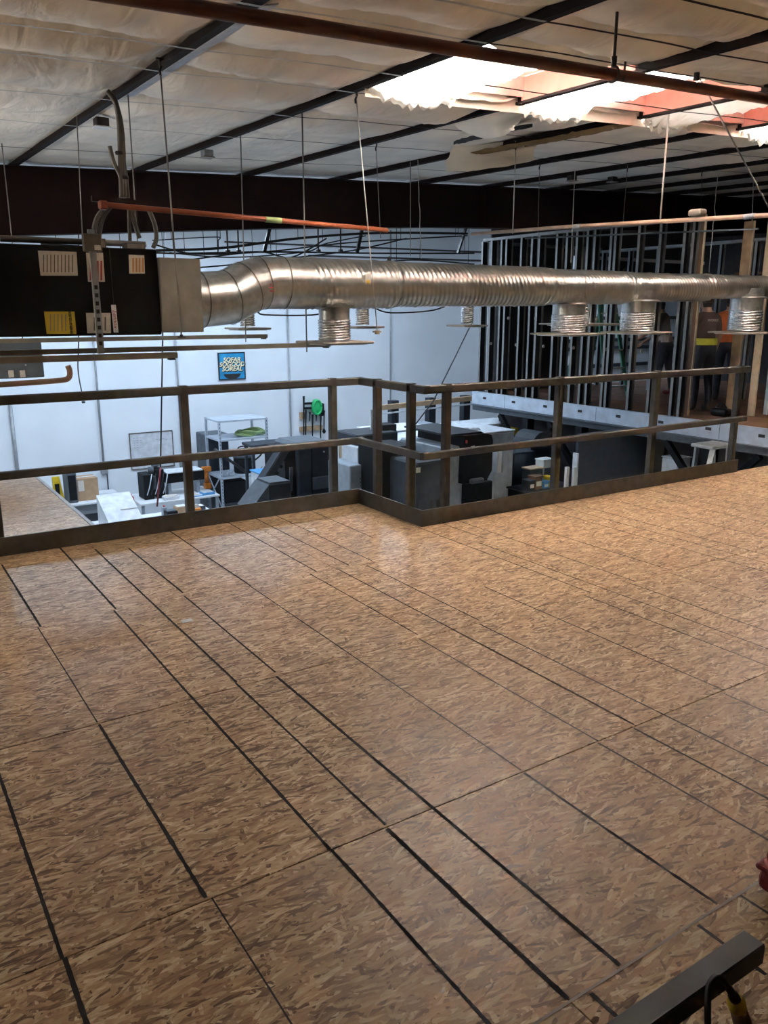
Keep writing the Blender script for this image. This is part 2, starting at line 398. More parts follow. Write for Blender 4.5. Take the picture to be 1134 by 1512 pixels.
# ---- right hand mezzanine, galvanised rim joist
RX = 10.6
rm = thing('floor_mezzanine', (13, 9, 0), kind='structure')
mb = MB(); mb.box((RX + .05, 5.0, -.2), (26, 12.93, .02)); obj('deck_board', mb, 'deck_right', rm)
for i, x in enumerate((11.85, 13.05, 14.3)):
    mb = MB(); mb.box((x - .003, 5.0, .0201), (x + .003, 12.9, .022)); obj('board_joint', mb, 'deck_edge', rm)
rim = thing('rim_joist', (RX, 9, -.22), 'galvanised steel rim joist with punched slots under the far mezzanine', 'joist')
mb = MB(); mb.box((RX, 4.98, -.21), (RX + .012, 12.95, .035)); obj('web', mb, 'galv_pale', rim)
mb = MB(); mb.box((RX - .003, 4.98, .0355), (RX + .07, 12.95, .039)); obj('top_flange', mb, 'galv_pale', rim)
mb = MB(); mb.box((RX - .05, 4.98, -.235), (RX + .08, 12.95, -.215)); mb.box((RX+.02, 4.98, -.34), (RX+.05, 12.95, -.236)); obj('bottom_flange', mb, 'mach_mid', rim)
y = 12.55
while y > 5.1:
    mb = MB(); mb.box((RX - .0022, y - .05, -.09), (RX + .001, y + .05, -.045)); obj('slot', mb, 'ink', rim); y -= .86
for y in (11.95, 9.6, 7.2):
    mb = MB(); mb.box((RX - .0015, y - .003, -.2), (RX, y + .003, .03)); obj('joint', mb, 'ink', rim)
# columns and knee braces carrying it
for y, lab in ((11.32, 'dark steel column under the rim joist behind the press'), (9.95, 'dark steel column beside the blue-black partition panel'), (7.35, 'dark steel column behind the folded ladder')):
    c = thing('steel_column', (RX + .05, y, FL), lab, 'column')
    mb = MB(); mb.box((RX - .03, y - .075, FL + .012), (RX + .14, y + .075, -.345)); obj('shaft', mb, 'mach_black', c)
    mb = MB(); mb.box((RX - .08, y - .13, FL), (RX + .19, y + .13, FL + .012)); obj('base_plate', mb, 'mach_black', c)
    for s in (-1, 1):
        mb = MB(); mb.bar((RX + .05, y + s * .06, -1.15), (RX + .05, y + s * .80, -.36), .09, .09); obj('knee_brace', mb, 'mach_black', c)

# ---- room shell
mb = MB(); mb.box((-7, -3, FL - .1), (26, W + .1, FL)); obj('floor_lower', mb, 'concrete', kind='structure')
mb = MB(); mb.box((-7, W, FL), (26, W + .15, 5)); wf = obj('wall_far', mb, 'wall_far', kind='structure')
mb = MB(); mb.box((-7.15, -3, FL), (-7, W + .15, 5)); obj('wall_left', mb, 'wall_dull', kind='structure')
mb = MB(); mb.box((26, -3, FL), (26.15, W + .15, 5)); obj('wall_right', mb, 'wall_dull', kind='structure')
mb = MB(); mb.box((-7, -3.15, FL), (26, -3, 5)); obj('wall_back', mb, 'wall_back', kind='structure')

# ---- ceiling: purlins, insulation blanket bays, banding straps, roof deck
ceil = thing('ceiling', (0, 0, 0), kind='structure')
PX = [1.975 + 1.524 * k for k in range(-6, 16)]
SKY = (4.36, 5.56)
straps = [-3, -2.1, -1.2, -.3, .6, 1.5, 2.4, 3.10, 3.72, 4.22, 5.16, 5.78, 6.86, 8.1, 9.62, 10.9, 12.5, 14, 15.6, W]
SKYB = {7, 8, 9, 10, 11}      # bays with a translucent roof panel; last one unseen, added to brighten the floor
def bay(x0, x1, ya, yb, seed):
    nu = 26; nv = max(4, int((yb - ya) / .045))
    def fn(u, v):
        x = x0 + (x1 - x0) * u; y = ya + (yb - ya) * v
        i = max(j for j in range(len(straps)) if straps[j] <= y + 1e-6); i = min(i, len(straps) - 2)
        ln = straps[i+1] - straps[i]; s = (y - straps[i]) / ln
        e = min(1, math.sin(PI * u) * 1.6 + .12) if 0 < u < 1 else .12
        bul = (.065 + .050 * ln) * math.sin(PI * max(0, min(1, s))) ** .75
        wr = .026 * noise.noise((x * 1.3 + seed, y * 2.6, 1)) + .020 * noise.noise((x * 6 + y * 3.0, y * 1.6 - x, seed)) + .011 * noise.noise((x * 15 + y * 8, y * 3, seed + 4))
        far = max(.30, min(1, 1 - (y - 6.2) / 4.0)) * (1 if seed < 56 else .6)
        return (x, y, zc(x, y) + .01 - (bul + wr) * e * far)
    def skip(u, v): return False
    return MB().grid(fn, nu, nv)
for k in range(len(PX) - 1):
    x0, x1 = PX[k], PX[k+1]
    if x0 > 22: continue
    segs = [(-3, SKY[0]), (SKY[1], W)] if k in SKYB else [(-3, W)]
    for ya, yb in segs: obj('insulation_blanket', bay(x0, x1, ya, yb, k * 7.3), 'insulation', ceil, fix=False)
for k, x in enumerate(PX):
    mb = MB(); z0, z1 = zc(x, -3), zc(x, W); d = -.062
    for (a0, a1, b0, b1) in ((-.027, .027, 0, .006), (-.003, .003, .006, .21), (-.027, -.021, .006, .022)):
        mb.add([(x+a0, -3, z0+d+b0), (x+a1, -3, z0+d+b0), (x+a1, -3, z0+d+b1), (x+a0, -3, z0+d+b1), (x+a0, W, z1+d+b0), (x+a1, W, z1+d+b0), (x+a1, W, z1+d+b1), (x+a0, W, z1+d+b1)],
               [(0,1,2,3), (7,6,5,4), (0,4,5,1), (1,5,6,2), (2,6,7,3), (3,7,4,0)])
    obj('purlin', mb, 'purlin', ceil)
# red primed web of the purlins where the skylight leaves them bare
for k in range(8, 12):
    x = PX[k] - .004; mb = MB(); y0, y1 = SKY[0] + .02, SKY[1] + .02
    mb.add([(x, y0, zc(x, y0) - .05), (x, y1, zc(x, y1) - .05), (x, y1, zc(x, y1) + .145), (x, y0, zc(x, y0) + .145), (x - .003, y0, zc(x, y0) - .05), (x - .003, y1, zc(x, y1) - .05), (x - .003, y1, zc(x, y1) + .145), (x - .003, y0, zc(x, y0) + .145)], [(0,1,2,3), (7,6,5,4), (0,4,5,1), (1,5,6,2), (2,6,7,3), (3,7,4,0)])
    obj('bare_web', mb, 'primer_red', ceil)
# pale bridging plate on the first purlin
x = PX[6]; mb = MB(); a, b_ = 4.2, 6.7
mb.add([(x+.028, a, zc(x,a)-.068), (x+.115, a, zc(x,a)-.045), (x+.115, b_, zc(x,b_)-.045), (x+.028, b_, zc(x,b_)-.068),
        (x+.028, a, zc(x,a)-.060), (x+.115, a, zc(x,a)-.037), (x+.115, b_, zc(x,b_)-.037), (x+.028, b_, zc(x,b_)-.060)], [(0,1,2,3), (7,6,5,4), (0,4,5,1), (1,5,6,2), (2,6,7,3), (3,7,4,0)])
obj('splice_plate', mb, 'purlin_light', ceil)
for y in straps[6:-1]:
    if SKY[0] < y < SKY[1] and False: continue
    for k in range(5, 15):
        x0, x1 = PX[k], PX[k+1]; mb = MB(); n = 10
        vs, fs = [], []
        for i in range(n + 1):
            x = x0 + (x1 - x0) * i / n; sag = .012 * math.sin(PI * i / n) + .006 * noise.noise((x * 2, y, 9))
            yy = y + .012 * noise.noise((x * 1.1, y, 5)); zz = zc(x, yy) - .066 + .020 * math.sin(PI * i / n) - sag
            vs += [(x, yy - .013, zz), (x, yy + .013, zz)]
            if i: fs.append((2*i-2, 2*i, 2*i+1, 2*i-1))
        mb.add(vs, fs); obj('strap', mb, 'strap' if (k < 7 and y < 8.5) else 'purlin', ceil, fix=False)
# roof deck with the skylight opening
def slab(x0, x1, y0, y1, name, mat, lift=.24, th=.05):
    mb = MB(); P = [(x0, y0), (x1, y0), (x1, y1), (x0, y1)]
    mb.add([(x, y, zc(x, y) + lift) for x, y in P] + [(x, y, zc(x, y) + lift + th) for x, y in P],
           [(3,2,1,0), (4,5,6,7), (0,1,5,4), (1,2,6,5), (2,3,7,6), (3,0,4,7)])
    return obj(name, mb, mat, ceil)
slab(-7.3, 26.3, -3.3, SKY[0], 'roof_sheet', 'roof'); slab(-7.3, 26.3, SKY[1], W + .3, 'roof_sheet', 'roof')
slab(PX[-1], 26.3, SKY[0], SKY[1], 'roof_sheet', 'roof'); slab(-7.3, PX[0], SKY[0], SKY[1], 'roof_sheet', 'roof')
for k in range(len(PX) - 1):
    if k not in SKYB: slab(PX[k], PX[k+1], SKY[0], SKY[1], 'roof_sheet', 'roof')
# curb boards close the slot between blanket and roof
for (ka, kb) in ((7, 12),):
    x0, x1 = PX[ka], PX[kb]; mb = MB()
    for y in SKY:
        mb.add([(x0, y, zc(x0, y)-.01), (x1, y, zc(x1, y)-.01), (x1, y, zc(x1, y)+.25), (x0, y, zc(x0, y)+.25)], [(0,1,2,3)])
    for x in (x0, x1):
        mb.add([(x, SKY[0], zc(x, SKY[0])-.05), (x, SKY[1], zc(x, SKY[1])-.05), (x, SKY[1], zc(x, SKY[1])+.25), (x, SKY[0], zc(x, SKY[0])+.25)], [(0,1,2,3)])
    obj('skylight_curb', mb, 'curb_pink_lit', ceil)
    mb = MB(); y = SKY[1] + .07
    mb.add([(x0, y, zc(x0, y)-.12), (x1, y, zc(x1, y)-.12), (x1, y, zc(x1, y)+.03), (x0, y, zc(x0, y)+.03)], [(0,1,2,3)])
    obj('blanket_edge', mb, 'insulation', ceil)
for k in sorted(SKYB):
    x0, x1 = PX[k], PX[k+1]; fr = {7: .70, 8: .62, 9: .60}.get(k, .65); xm = x0 + (x1 - x0) * (fr - .06)
    for (a, b_, mt) in ((x0, xm, 'skylight_clear'), (xm, x1, 'skylight_pink')):
        slab(a, b_, SKY[0], SKY[1], 'skylight_panel', mt, .15, .004)
    # white film of the blanket pushed aside, hanging in the opening
    xe = x0 + (x1 - x0) * fr; ya = 4.46 if k == 7 else 4.37; yb = SKY[1] + .05
    def fn(u, v, x0=x0, xe=xe, ya=ya, yb=yb, k=k):
        c = .18 * (2 * v - 1) ** 2
        x = x0 + .02 + (xe - x0 - .02 - (xe - x0) * c) * u
        y = ya + (yb - ya) * v + .05 * noise.noise((x * 4, k, 2)) * (1 - v)
        z = zc(x, y) + .03 - .10 * math.sin(PI * u) ** .6 * (.35 + .65 * v) - .04 * noise.noise((x * 7, y * 5, k)) - .030 * noise.noise((x * 17, y * 13, k)) - .012 * noise.noise((x * 41, y * 37, k))
        if v > .86: z -= .05 * (v - .86) / .14 * (1 + noise.noise((x * 16, 3, k)))
        if u > .92: z += .10 * (u - .92) / .08
        return (x, y, z)
    def fold(u, v, fn=fn, k=k):
        p = fn(u, 1.0); q = noise.noise((p[0] * 13, k, 1)); h = (.050 + .03 * q) * v
        return (p[0], p[1] - .035 * math.sin(PI * v) - .012 * noise.noise((p[0] * 18, v * 3, k)), p[2] - h + .004 * noise.noise((p[0] * 30, v * 5, k)))
    obj('film_fold', MB().grid(fold, 60, 6), 'skylight_film_2', ceil, fix=False)
    obj('blanket_film', MB().grid(fn, 48, 34), 'skylight_film_%d' % {7: 0, 8: 1, 9: 2}.get(k, 3), ceil, fix=False)
# torn blanket: bare brown fibre in the gaps and a loose flap of facing
def tear(px, py, ln, wd, dz=-.09):
    c = atc(px, py); mb = MB()
    def fn(u, v):
        y = c.y + ln * (v - .5); h = wd * math.sin(PI * v) ** .7
        x = c.x + h * (u - .5); return (x, y, zc(x, y) + dz - .03 * math.sin(PI * u) + .012 * noise.noise((x * 20, y * 20, px)))
    mb.grid(fn, 8, 24); return mb
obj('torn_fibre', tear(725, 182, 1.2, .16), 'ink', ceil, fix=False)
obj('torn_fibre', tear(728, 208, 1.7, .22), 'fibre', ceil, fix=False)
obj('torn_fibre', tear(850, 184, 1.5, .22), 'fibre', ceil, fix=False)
def flap(pts, name='loose_facing', dz=0):
    (ax, ay), (bx, by), (cx_, cy_), (dx, dy) = pts
    A, B = atc(ax, ay), atc(bx, by); dep = (A.y + B.y) / 2
    Cc, D = at(cx_, cy_, Y=B.y), at(dx, dy, Y=A.y)
    def fn(u, v):
        t = A.lerp(B, u); q = D.lerp(Cc, u); p = t.lerp(q, v)
        k = noise.noise((u * 5, v * 4, ax)); return (p.x, p.y + .07 * math.sin(PI * v) + .05 * k, p.z + .02 * k - .03 * math.sin(PI * u) * v)
    obj(name, MB().grid(fn, 20, 12), 'insulation', ceil, fix=False)
flap([(672, 214), (800, 205), (790, 236), (658, 254)])
flap([(665, 178), (800, 150), (760, 192), (712, 204)])

# ---- rigid frame rafter
bm_ = thing('rafter_beam', (9, 11.2, 2.5), 'deep dark red tapered steel rafter beam crossing under the insulation', 'beam')
xs = [-7, 1.73, 5.35, 8.3, 12.4, 17.5, 26]; zb = [1.95, 2.52, 2.79, 2.96, 3.12, 3.31, 3.62]; xs_b, zb_b = list(xs), list(zb)
for i in range(len(xs) - 1):
    x0, x1 = xs[i], xs[i+1]
    mb = MB(); mb.prism([(x0, zb[i] + .012), (x1, zb[i+1] + .012), (x1, zc(x1, 11.2) - .06), (x0, zc(x0, 11.2) - .06)], 11.195, 11.205); obj('web', mb, 'beam', bm_)
    mb = MB(); mb.prism([(x0, zb[i]), (x1, zb[i+1]), (x1, zb[i+1] + .012), (x0, zb[i] + .012)], 11.09, 11.31); obj('flange', mb, 'beam', bm_)
    z0, z1 = zc(x0, 11.2) - .075, zc(x1, 11.2) - .075
    mb = MB(); mb.prism([(x0, z0), (x1, z1), (x1, z1 + .012), (x0, z0 + .012)], 11.09, 11.31); obj('flange', mb, 'beam', bm_)
for x in (3.4, 9.25, 14.2):
    zz = 2.66 if x < 5 else 3.0 if x < 11 else 3.2
    mb = MB(); mb.box((x - .006, 11.09, zz), (x + .006, 11.194, zc(x, 11.2) - .08)); obj('stiffener', mb, 'beam', bm_)

# ---- linear high-bay lamps over the shop floor, hung behind the rafter
lamp0 = thing('high_bay_lamp', (0, 0, 0), 'linear high bay lamp hung over the shop floor behind the rafter', 'lamp', 'high bay lamps over the shop')
mb = MB(); mb.prism([(-.16, 0), (.16, 0), (.09, .07), (-.09, .07)], -.6, .6); obj('housing', mb, 'white_metal', lamp0)
mb = MB(); mb.box((-.14, -.58, -.012), (.14, .58, -.001)); obj('light_panel', mb, 'lamp_glow', lamp0)
for s in (-.45, .45):
    mb = MB(); mb.tube([(0, s, .07), (0, s, .36)], .004, 6); obj('hanger', mb, 'rod', lamp0)
spots = [(1.5, 12.6), (4.8, 12.6), (8.1, 12.6), (3.2, 14.4), (6.5, 14.4), (9.8, 14.4), (16.5, 14.8), (-2.6, 13.0)]
for i, (x, y) in enumerate(spots):
    loc = (x, y, zc(x, y) - .46)
    if i == 0: lamp0.location = loc
    else: dup(lamp0, loc)

# bare-tube strips added out of view to brighten the left ceiling
tl0 = thing('fill_strip', (0, 0, 0), 'added bare tube strip, out of view, brightening the left ceiling', 'lamp', 'added fill strips at the left end')
mb = MB(); mb.box((-.04, -.9, .03), (.04, .9, .07)); obj('tray', mb, 'white_metal', tl0)
mb = MB(); mb.tube([(0, -.88, -.02), (0, .88, -.02)], .02, 10); obj('tube', mb, 'fill_tube_glow', tl0)
for s in (-.7, .7):
    mb = MB(); mb.tube([(0, s, .07), (0, s, 1.15)], .003, 6); obj('hanger', mb, 'rod', tl0)
for i, (x, y) in enumerate(((-1.0, 8.2), (-2.6, 6.2))):
    loc = (x, y, zc(x, y) - 1.2)
    if i == 0: tl0.location = loc
    else: dup(tl0, loc)
# ================================================================== GUARDRAIL
gr = thing('guardrail', (3.63, 5.5, 0), 'dark steel guardrail with toe board stepping around the mezzanine edge', 'railing')
T = .062
def tubebar(name, a, b, w_=T, h_=T, mat='rail', par=None):
    mb = MB(); mb.rbox((-w_/2, 0, -h_/2), (w_/2, 1, h_/2), .0, 1) if False else None
    a, b = Vector(a), Vector(b); d = (b - a).normalized(); n = Vector((-d.y, d.x, 0)) if abs(d.z) < .9 else Vector((1, 0, 0))
    if abs(d.z) >= .9: u = Vector((0, 1, 0))
    else: u = Vector((0, 0, 1))
    c = .007; prof = [(-w_/2+c, -h_/2), (w_/2-c, -h_/2), (w_/2, -h_/2+c), (w_/2, h_/2-c), (w_/2-c, h_/2), (-w_/2+c, h_/2), (-w_/2, h_/2-c), (-w_/2, -h_/2+c)]
    vs = [p + n * x + u * y for p in (a, b) for x, y in prof]; k = len(prof)
    mb = MB(); mb.add(vs, [tuple(range(k)), tuple(range(2*k-1, k-1, -1))] + [(i, k+i, k+(i+1) % k, (i+1) % k) for i in range(k)])
    return obj(name, mb, mat, par or gr)
ZT, ZM = 1.062, .560
tubebar('top_rail', (-6.5, EY1, ZT), (EX, EY1, ZT)); tubebar('top_rail', (EX, EY1 + T/2, ZT), (EX, EY2 - T/2, ZT)); tubebar('top_rail', (EX, EY2, ZT), (7.74, EY2, ZT))
yo = .05
tubebar('mid_rail', (-6.5, EY1 - yo, ZM), (EX, EY1 - yo, ZM), .05, .055); tubebar('mid_rail', (EX - yo, EY1 - yo, ZM), (EX - yo, EY2 - yo, ZM), .05, .055); tubebar('mid_rail', (EX - yo, EY2 - yo, ZM), (7.70, EY2 - yo, ZM), .05, .055)
for (x, y) in [(-4.4, EY1), (-3.1, EY1), (-1.8, EY1), (-.5, EY1), (.70, EY1), (2.07, EY1), (3.36, EY1), (EX, 5.67), (EX, 5.18), (3.84, EY2), (5.05, EY2), (6.31, EY2), (7.60, EY2)]:
    tubebar('post', (x, y, .004), (x, y, ZT + T/2 + .006), .062, .062)
TB = .132
for (a, b_) in (((-6.5, EY1 - .052, .001), (EX - .04, EY1 - .038, TB)), ((EX - .052, EY2 - .052, .001), (EX - .038, EY1 - .05, TB)), ((EX - .037, EY2 - .052, .001), (7.66, EY2 - .038, TB))):
    mb = MB(); mb.box(a, b_); obj('toe_board', mb, 'rail', gr)
for (x, y) in ((2.07, EY1), (3.36, EY1), (5.05, EY2), (6.31, EY2), (7.6, EY2)):
    mb = MB(); mb.tube([(x - .01, y - .058, .07), (x - .01, y - .0525, .07)], .009, 8); obj('bolt', mb, 'rail_edge', gr)

# ================================================================== HUNG AIR HANDLER
AY = 6.0
ac = thing('air_handler', (1.0, 6.6, 1.47), 'black suspended air handler plastered with stickers above the railing', 'air handler')
mb = MB(); mb.rbox((-.35, AY, 1.475), (1.955, 7.15, 2.075), .008, 1); obj('cabinet', mb, 'ac_black', ac)
mb = MB(); mb.rbox((1.957, AY - .015, 1.49), (2.275, 7.2, 2.02), .006, 1); obj('supply_plenum', mb, 'ac_grey', ac)
for x in (.55, 1.62):
    mb = MB(); mb.box((x - .002, AY - .003, 1.48), (x + .002, AY, 2.07)); obj('panel_seam', mb, 'ink', ac)
def sticker(pts, mat, name='sticker'):
    P = [at(px, py, Y=AY - .003) for px, py in pts]; mb = MB()
    mb.add([(p.x, p.y, p.z) for p in P] + [(p.x, p.y + .0025, p.z) for p in P], [(0,1,2,3), (7,6,5,4), (0,4,5,1), (1,5,6,2), (2,6,7,3), (3,7,4,0)])
    return obj(name, mb, mat, ac)
def stripes(par, x0, x1, y0, y1, n, vert, mat='ink', th=.35):
    for i in range(n):
        t0 = (i + .3) / n; t1 = t0 + th / n; mb = MB()
        if vert: c = [(x0 + (x1-x0)*t0, y0), (x0 + (x1-x0)*t1, y0), (x0 + (x1-x0)*t1, y1), (x0 + (x1-x0)*t0, y1)]
        else: c = [(x0, y0 + (y1-y0)*t0), (x1, y0 + (y1-y0)*t0), (x1, y0 + (y1-y0)*t1), (x0, y0 + (y1-y0)*t1)]
        P = [at(px, py, Y=AY - .0045) for px, py in c]; mb.add([(p.x, p.y, p.z) for p in P], [(0,1,2,3)])
        obj('print_line', mb, mat, par)
s = sticker([(56, 370), (113, 372), (115, 407), (60, 407)], 'paper'); stripes(s, 62, 110, 376, 402, 9, True, 'conduit', .28)
s = sticker([(65, 460), (110, 460), (113, 493), (69, 493)], 'sticker_yellow'); stripes(s, 72, 100, 464, 489, 5, True, 'strut', .3)
p = at(104.5, 476, Y=AY - .006); text('lettering', 'ENERGYGUIDE', .023, 'ink', face_minus_y(p, -PI/2), s, .0006, bold=.0012)
s = sticker([(127, 373), (152, 373), (155, 416), (130, 416)], 'paper'); stripes(s, 131, 152, 385, 414, 4, True, 'ink_red', .5)
s = sticker([(190, 376), (213, 377), (214, 404), (191, 404)], 'paper'); stripes(s, 194, 213, 381, 402, 4, True, 'ink_orange', .5)
s = sticker([(127, 462), (163, 462), (164, 492), (129, 492)], 'paper'); stripes(s, 136, 160, 468, 488, 3, True, 'conduit', .25)
s = sticker([(164, 450), (171, 450), (175, 491), (168, 491)], 'white')
p = at(170, 471, Y=AY - .006); text('lettering', 'Lennox', .042, 'ink_red', face_minus_y(p, PI/2), s, .0006, shear=.3)
mb = MB(); mb.box((-.2, AY-.02, 1.50), (-.05, AY-.001, 1.7)); obj('access_latch', mb, 'strut', ac)

# channels that carry it
def strut(y, x1, z, label, rod_px=None):
    st = thing('strut_channel', (x1 - 1.5, y, z), label, 'steel channel')
    mb = MB(); mb.box((-2.4, y - .020, z + .036), (x1, y + .020, z + .041)); mb.box((-2.4, y - .0205, z), (x1, y - .0175, z + .0405)); mb.box((-2.4, y + .0175, z), (x1, y + .0205, z + .0405)); obj('channel', mb, 'strut', st)
    mb = MB(); mb.box((x1 - .06, y - .03, z - .012), (x1 - .02, y + .03, z - .001)); obj('end_nut', mb, 'clamp', st)
strut(5.72, 1.96, 1.318, 'nearest slotted steel channel below the black air handler')
strut(7.0, 3.93, 1.305, 'longest slotted steel channel reaching below the duct diffuser')
strut(8.25, 3.85, 1.355, 'rear slotted steel channel hung below the duct elbow')
# vertical perforated channel in front of the unit
vs_ = thing('perforated_channel', (1.42, 5.70, 1.30), 'upright perforated channel standing before the air handler stickers', 'steel channel')
mb = MB(); mb.box((1.405, 5.675, 1.365), (1.446, 5.679, 2.16)); mb.box((1.405, 5.6795, 1.365), (1.408, 5.70, 2.16)); mb.box((1.443, 5.6795, 1.365), (1.446, 5.70, 2.16)); obj('channel', mb, 'conduit_grey', vs_)
for i in range(8):
    z = 1.42 + i * .052
    mb = MB(); mb.box((1.415, 5.6735, z), (1.436, 5.675, z + .026)); obj('slot', mb, 'ink', vs_)
mb = MB(); mb.rbox((1.36, 5.63, 2.02), (1.475, 5.674, 2.13), .004, 1); db = obj('disconnect_box', mb, 'conduit', vs_)
mb = MB(); mb.box((1.425, 5.626, 2.03), (1.465, 5.63, 2.06)); obj('label_plate', mb, 'paper', db)

# conduits over the unit: flexible bundle from the purlin to the boxes
el = thing('conduit_bundle', (1.9, 6.6, 2.2), 'brown flexible conduits looping from the first purlin to junction boxes', 'conduit')
def smooth(pts, n=6):
    P = [Vector(p) for p in pts]; out = []
    for i in range(len(P) - 1):
        p0, p1, p2, p3 = P[max(i-1, 0)], P[i], P[i+1], P[min(i+2, len(P)-1)]
        for k in range(n):
            t = k / n
            out.append(.5 * ((2*p1) + (p2-p0)*t + (2*p0 - 5*p1 + 4*p2 - p3)*t*t + (3*p1 - p0 - 3*p2 + p3)*t**3))
    return out + [P[-1]]
def pix(pts, Y): return [at(a, b_, Y=Y) for a, b_ in pts]
CYY = 6.55
for pts, r in (([(158, 134), (170, 150), (176, 180), (178, 230), (180, 292)], .020), ([(160, 136), (173, 158), (180, 190), (183, 240), (184, 292)], .016), ([(162, 216), (168, 240), (178, 262), (179, 292)], .016),
               ([(184, 240), (187, 262), (190, 292)], .010), ([(160, 304), (146, 318), (140, 335), (139, 356)], .020), ([(163, 306), (153, 320), (148, 338), (147, 356)], .015),
               ([(190, 300), (191, 330), (192, 358)], .014), ([(192, 300), (199, 330), (206, 352)], .017), ([(218, 306), (228, 330), (231, 352), (226, 366)], .017)):
    mb = MB(); mb.tube(smooth(pix(pts, CYY)), r, 10); obj('flex_conduit', mb, 'conduit', el)
for (a, b_) in ((173, 226), (181, 262)):
    p = at(a + 3, b_, Y=CYY); mb = MB(); mb.lathe([(.028, -.012), (.03, 0), (.028, .012)], p, 12); obj('strap_clip', mb, 'clamp', el)
a, b_ = at(135, 293, Y=6.45), at(242, 304, Y=6.45)
mb = MB(); mb.bar(a, b_, .04, .04); obj('trapeze_bar', mb, 'beam', el)
a, b_ = at(0, 352, Y=6.35), at(215, 361, Y=6.35)
mb = MB(); mb.tube([a, b_], .022, 10); obj('rigid_conduit', mb, 'conduit', el)
for (x0, y0, x1, y1) in ((133, 352, 158, 398), (183, 358, 213, 370)):
    a, b_ = at(x0, y0, Y=6.28), at(x1, y1, Y=6.28); mb = MB(); mb.rbox((a.x, 6.24, b_.z), (b_.x, 6.34, a.z), .006, 1); j = obj('junction_box', mb, 'conduit', el)
    mb = MB(); mb.box((a.x + .012, 6.236, b_.z + .01), (b_.x - .012, 6.2398, a.z - .01)); obj('cover_plate', mb, 'strut', j)

# drain pipe and low sheet below the struts
mb = MB(); mb.tube(smooth(pix([(-60, 572), (0, 568), (85, 562), (101, 558), (103, 548), (100, 540)], 5.9)), .019, 10)
obj('drain_pipe', mb, 'pvc_brown', label='brown condensate drain pipe turning up below the air handler', cat='pipe')
gb = thing('breaker_panel', at(20, 552, Y=9.5), 'grey steel box with two white labels beyond the air handler', 'electrical box')
a, b_ = at(-60, 505, Y=9.5), at(66, 557, Y=9.5); mb = MB(); mb.rbox((a.x, 9.5, b_.z), (b_.x, 9.9, a.z), .01, 1); obj('box', mb, 'mach_mid', gb)
for hx in (a.x + .15, b_.x - .15):
    mb = MB(); mb.tube([(hx, 9.7, a.z - .005), (hx, 9.7, zc(hx, 9.7) - .02)], .006, 6); obj('hanger', mb, 'rod', gb)
for q in (12, 29):
    a, b_ = at(q, 547, Y=9.49), at(q + 9, 557, Y=9.49); mb = MB(); mb.box((a.x, 9.49, b_.z), (b_.x, 9.498, a.z)); obj('label_plate', mb, 'paper', gb)

# ================================================================== SPIRAL DUCT
DY = 6.9
dt = thing('spiral_duct', (6, DY, 1.5), 'long galvanised spiral duct with elbow and drop diffusers crossing over the shop', 'duct')
def rib_run(x0, x1, R0, R1, z0, z1, n=36, pitch=.056):
    m = int((x1 - x0) / (pitch / 6)); vs, fs = [], []
    for i in range(m + 1):
        t = i / m; x = x0 + (x1 - x0) * t
        for j in range(n):
            th = 2 * PI * j / n; a = x / pitch - 6 * j / n
            R = R0 + (R1 - R0) * t + .007 * max(0, math.cos(2 * PI * a)) ** 2 + .005 * max(0, math.cos(2 * PI * a / 6)) ** 24
            vs.append((x, DY - R * math.sin(th), z0 + (z1 - z0) * t + R * math.cos(th)))
    for i in range(m):
        for j in range(n): k = (j + 1) % n; fs.append((i*n+j, i*n+k, (i+1)*n+k, (i+1)*n+j))
    return MB().add(vs, fs, True)
secs = [(3.62, 4.56, .228, .222, 1.888, 1.892), (4.56, 6.62, .212, .204, 1.895, 1.905), (6.62, 7.96, .192, .186, 1.905, 1.912), (7.96, 9.55, .172, .165, 1.915, 1.935), (9.55, 13.2, .150, .138, 1.95, 1.98)]
for s in secs: obj('duct_section', rib_run(*s), 'galv_rib', dt, fix=False)
for s in secs[1:]:
    mb = MB(); x = s[0]; R = s[2] + .016; mb.tube([(x - .03, DY, s[4]), (x - .028, DY, s[4]), (x + .028, DY, s[4]), (x + .03, DY, s[4])], [R - .02, R, R, R - .03], 36, False); obj('collar', mb, 'galv', dt)
    mb = MB(); mb.tube([(x, DY - .01, s[4] + R - .01), (x, DY, s[4] + R + .03), (x, DY + .02, s[4] + R)], .012, 8); obj('hanger_lug', mb, 'clamp', dt)
# gored elbow out of the plenum
EP = [(2.276, DY - .1, 1.735), (2.56, DY - .1, 1.735), (2.82, DY - .08, 1.755), (3.0, DY - .04, 1.835), (3.16, DY, 1.885), (3.38, DY, 1.890), (3.64, DY, 1.888)]
for i in range(len(EP) - 1):
    a, b_ = Vector(EP[i]), Vector(EP[i+1]); mb = MB()
    def ring(c, i):
        t = (Vector(EP[min(i+1, len(EP)-1)]) - Vector(EP[max(i-1, 0)])).normalized() if 0 < i < len(EP)-1 else (Vector((1, 0, 0)))
        u = Vector((0, 1, 0)); u = (u - t * u.dot(t)).normalized(); v = t.cross(u)
        return [c + (u * math.sin(2*PI*j/36) + v * math.cos(2*PI*j/36)) * .229 for j in range(36)]
    r0, r1 = ring(a, i), ring(b_, i + 1)
    mb.add(r0 + r1, [(j, (j+1) % 36, 36 + (j+1) % 36, 36 + j) for j in range(36)], True); obj('elbow_gore', mb, 'galv', dt)
    mb = MB(); q = [p + (p - a) * .03 for p in r0]; d = (b_ - a).normalized() * .006
    mb.add([p - d for p in q] + [p + d for p in q], [(j, (j+1) % 36, 36 + (j+1) % 36, 36 + j) for j in range(36)], True); obj('seam_band', mb, 'conduit', dt)
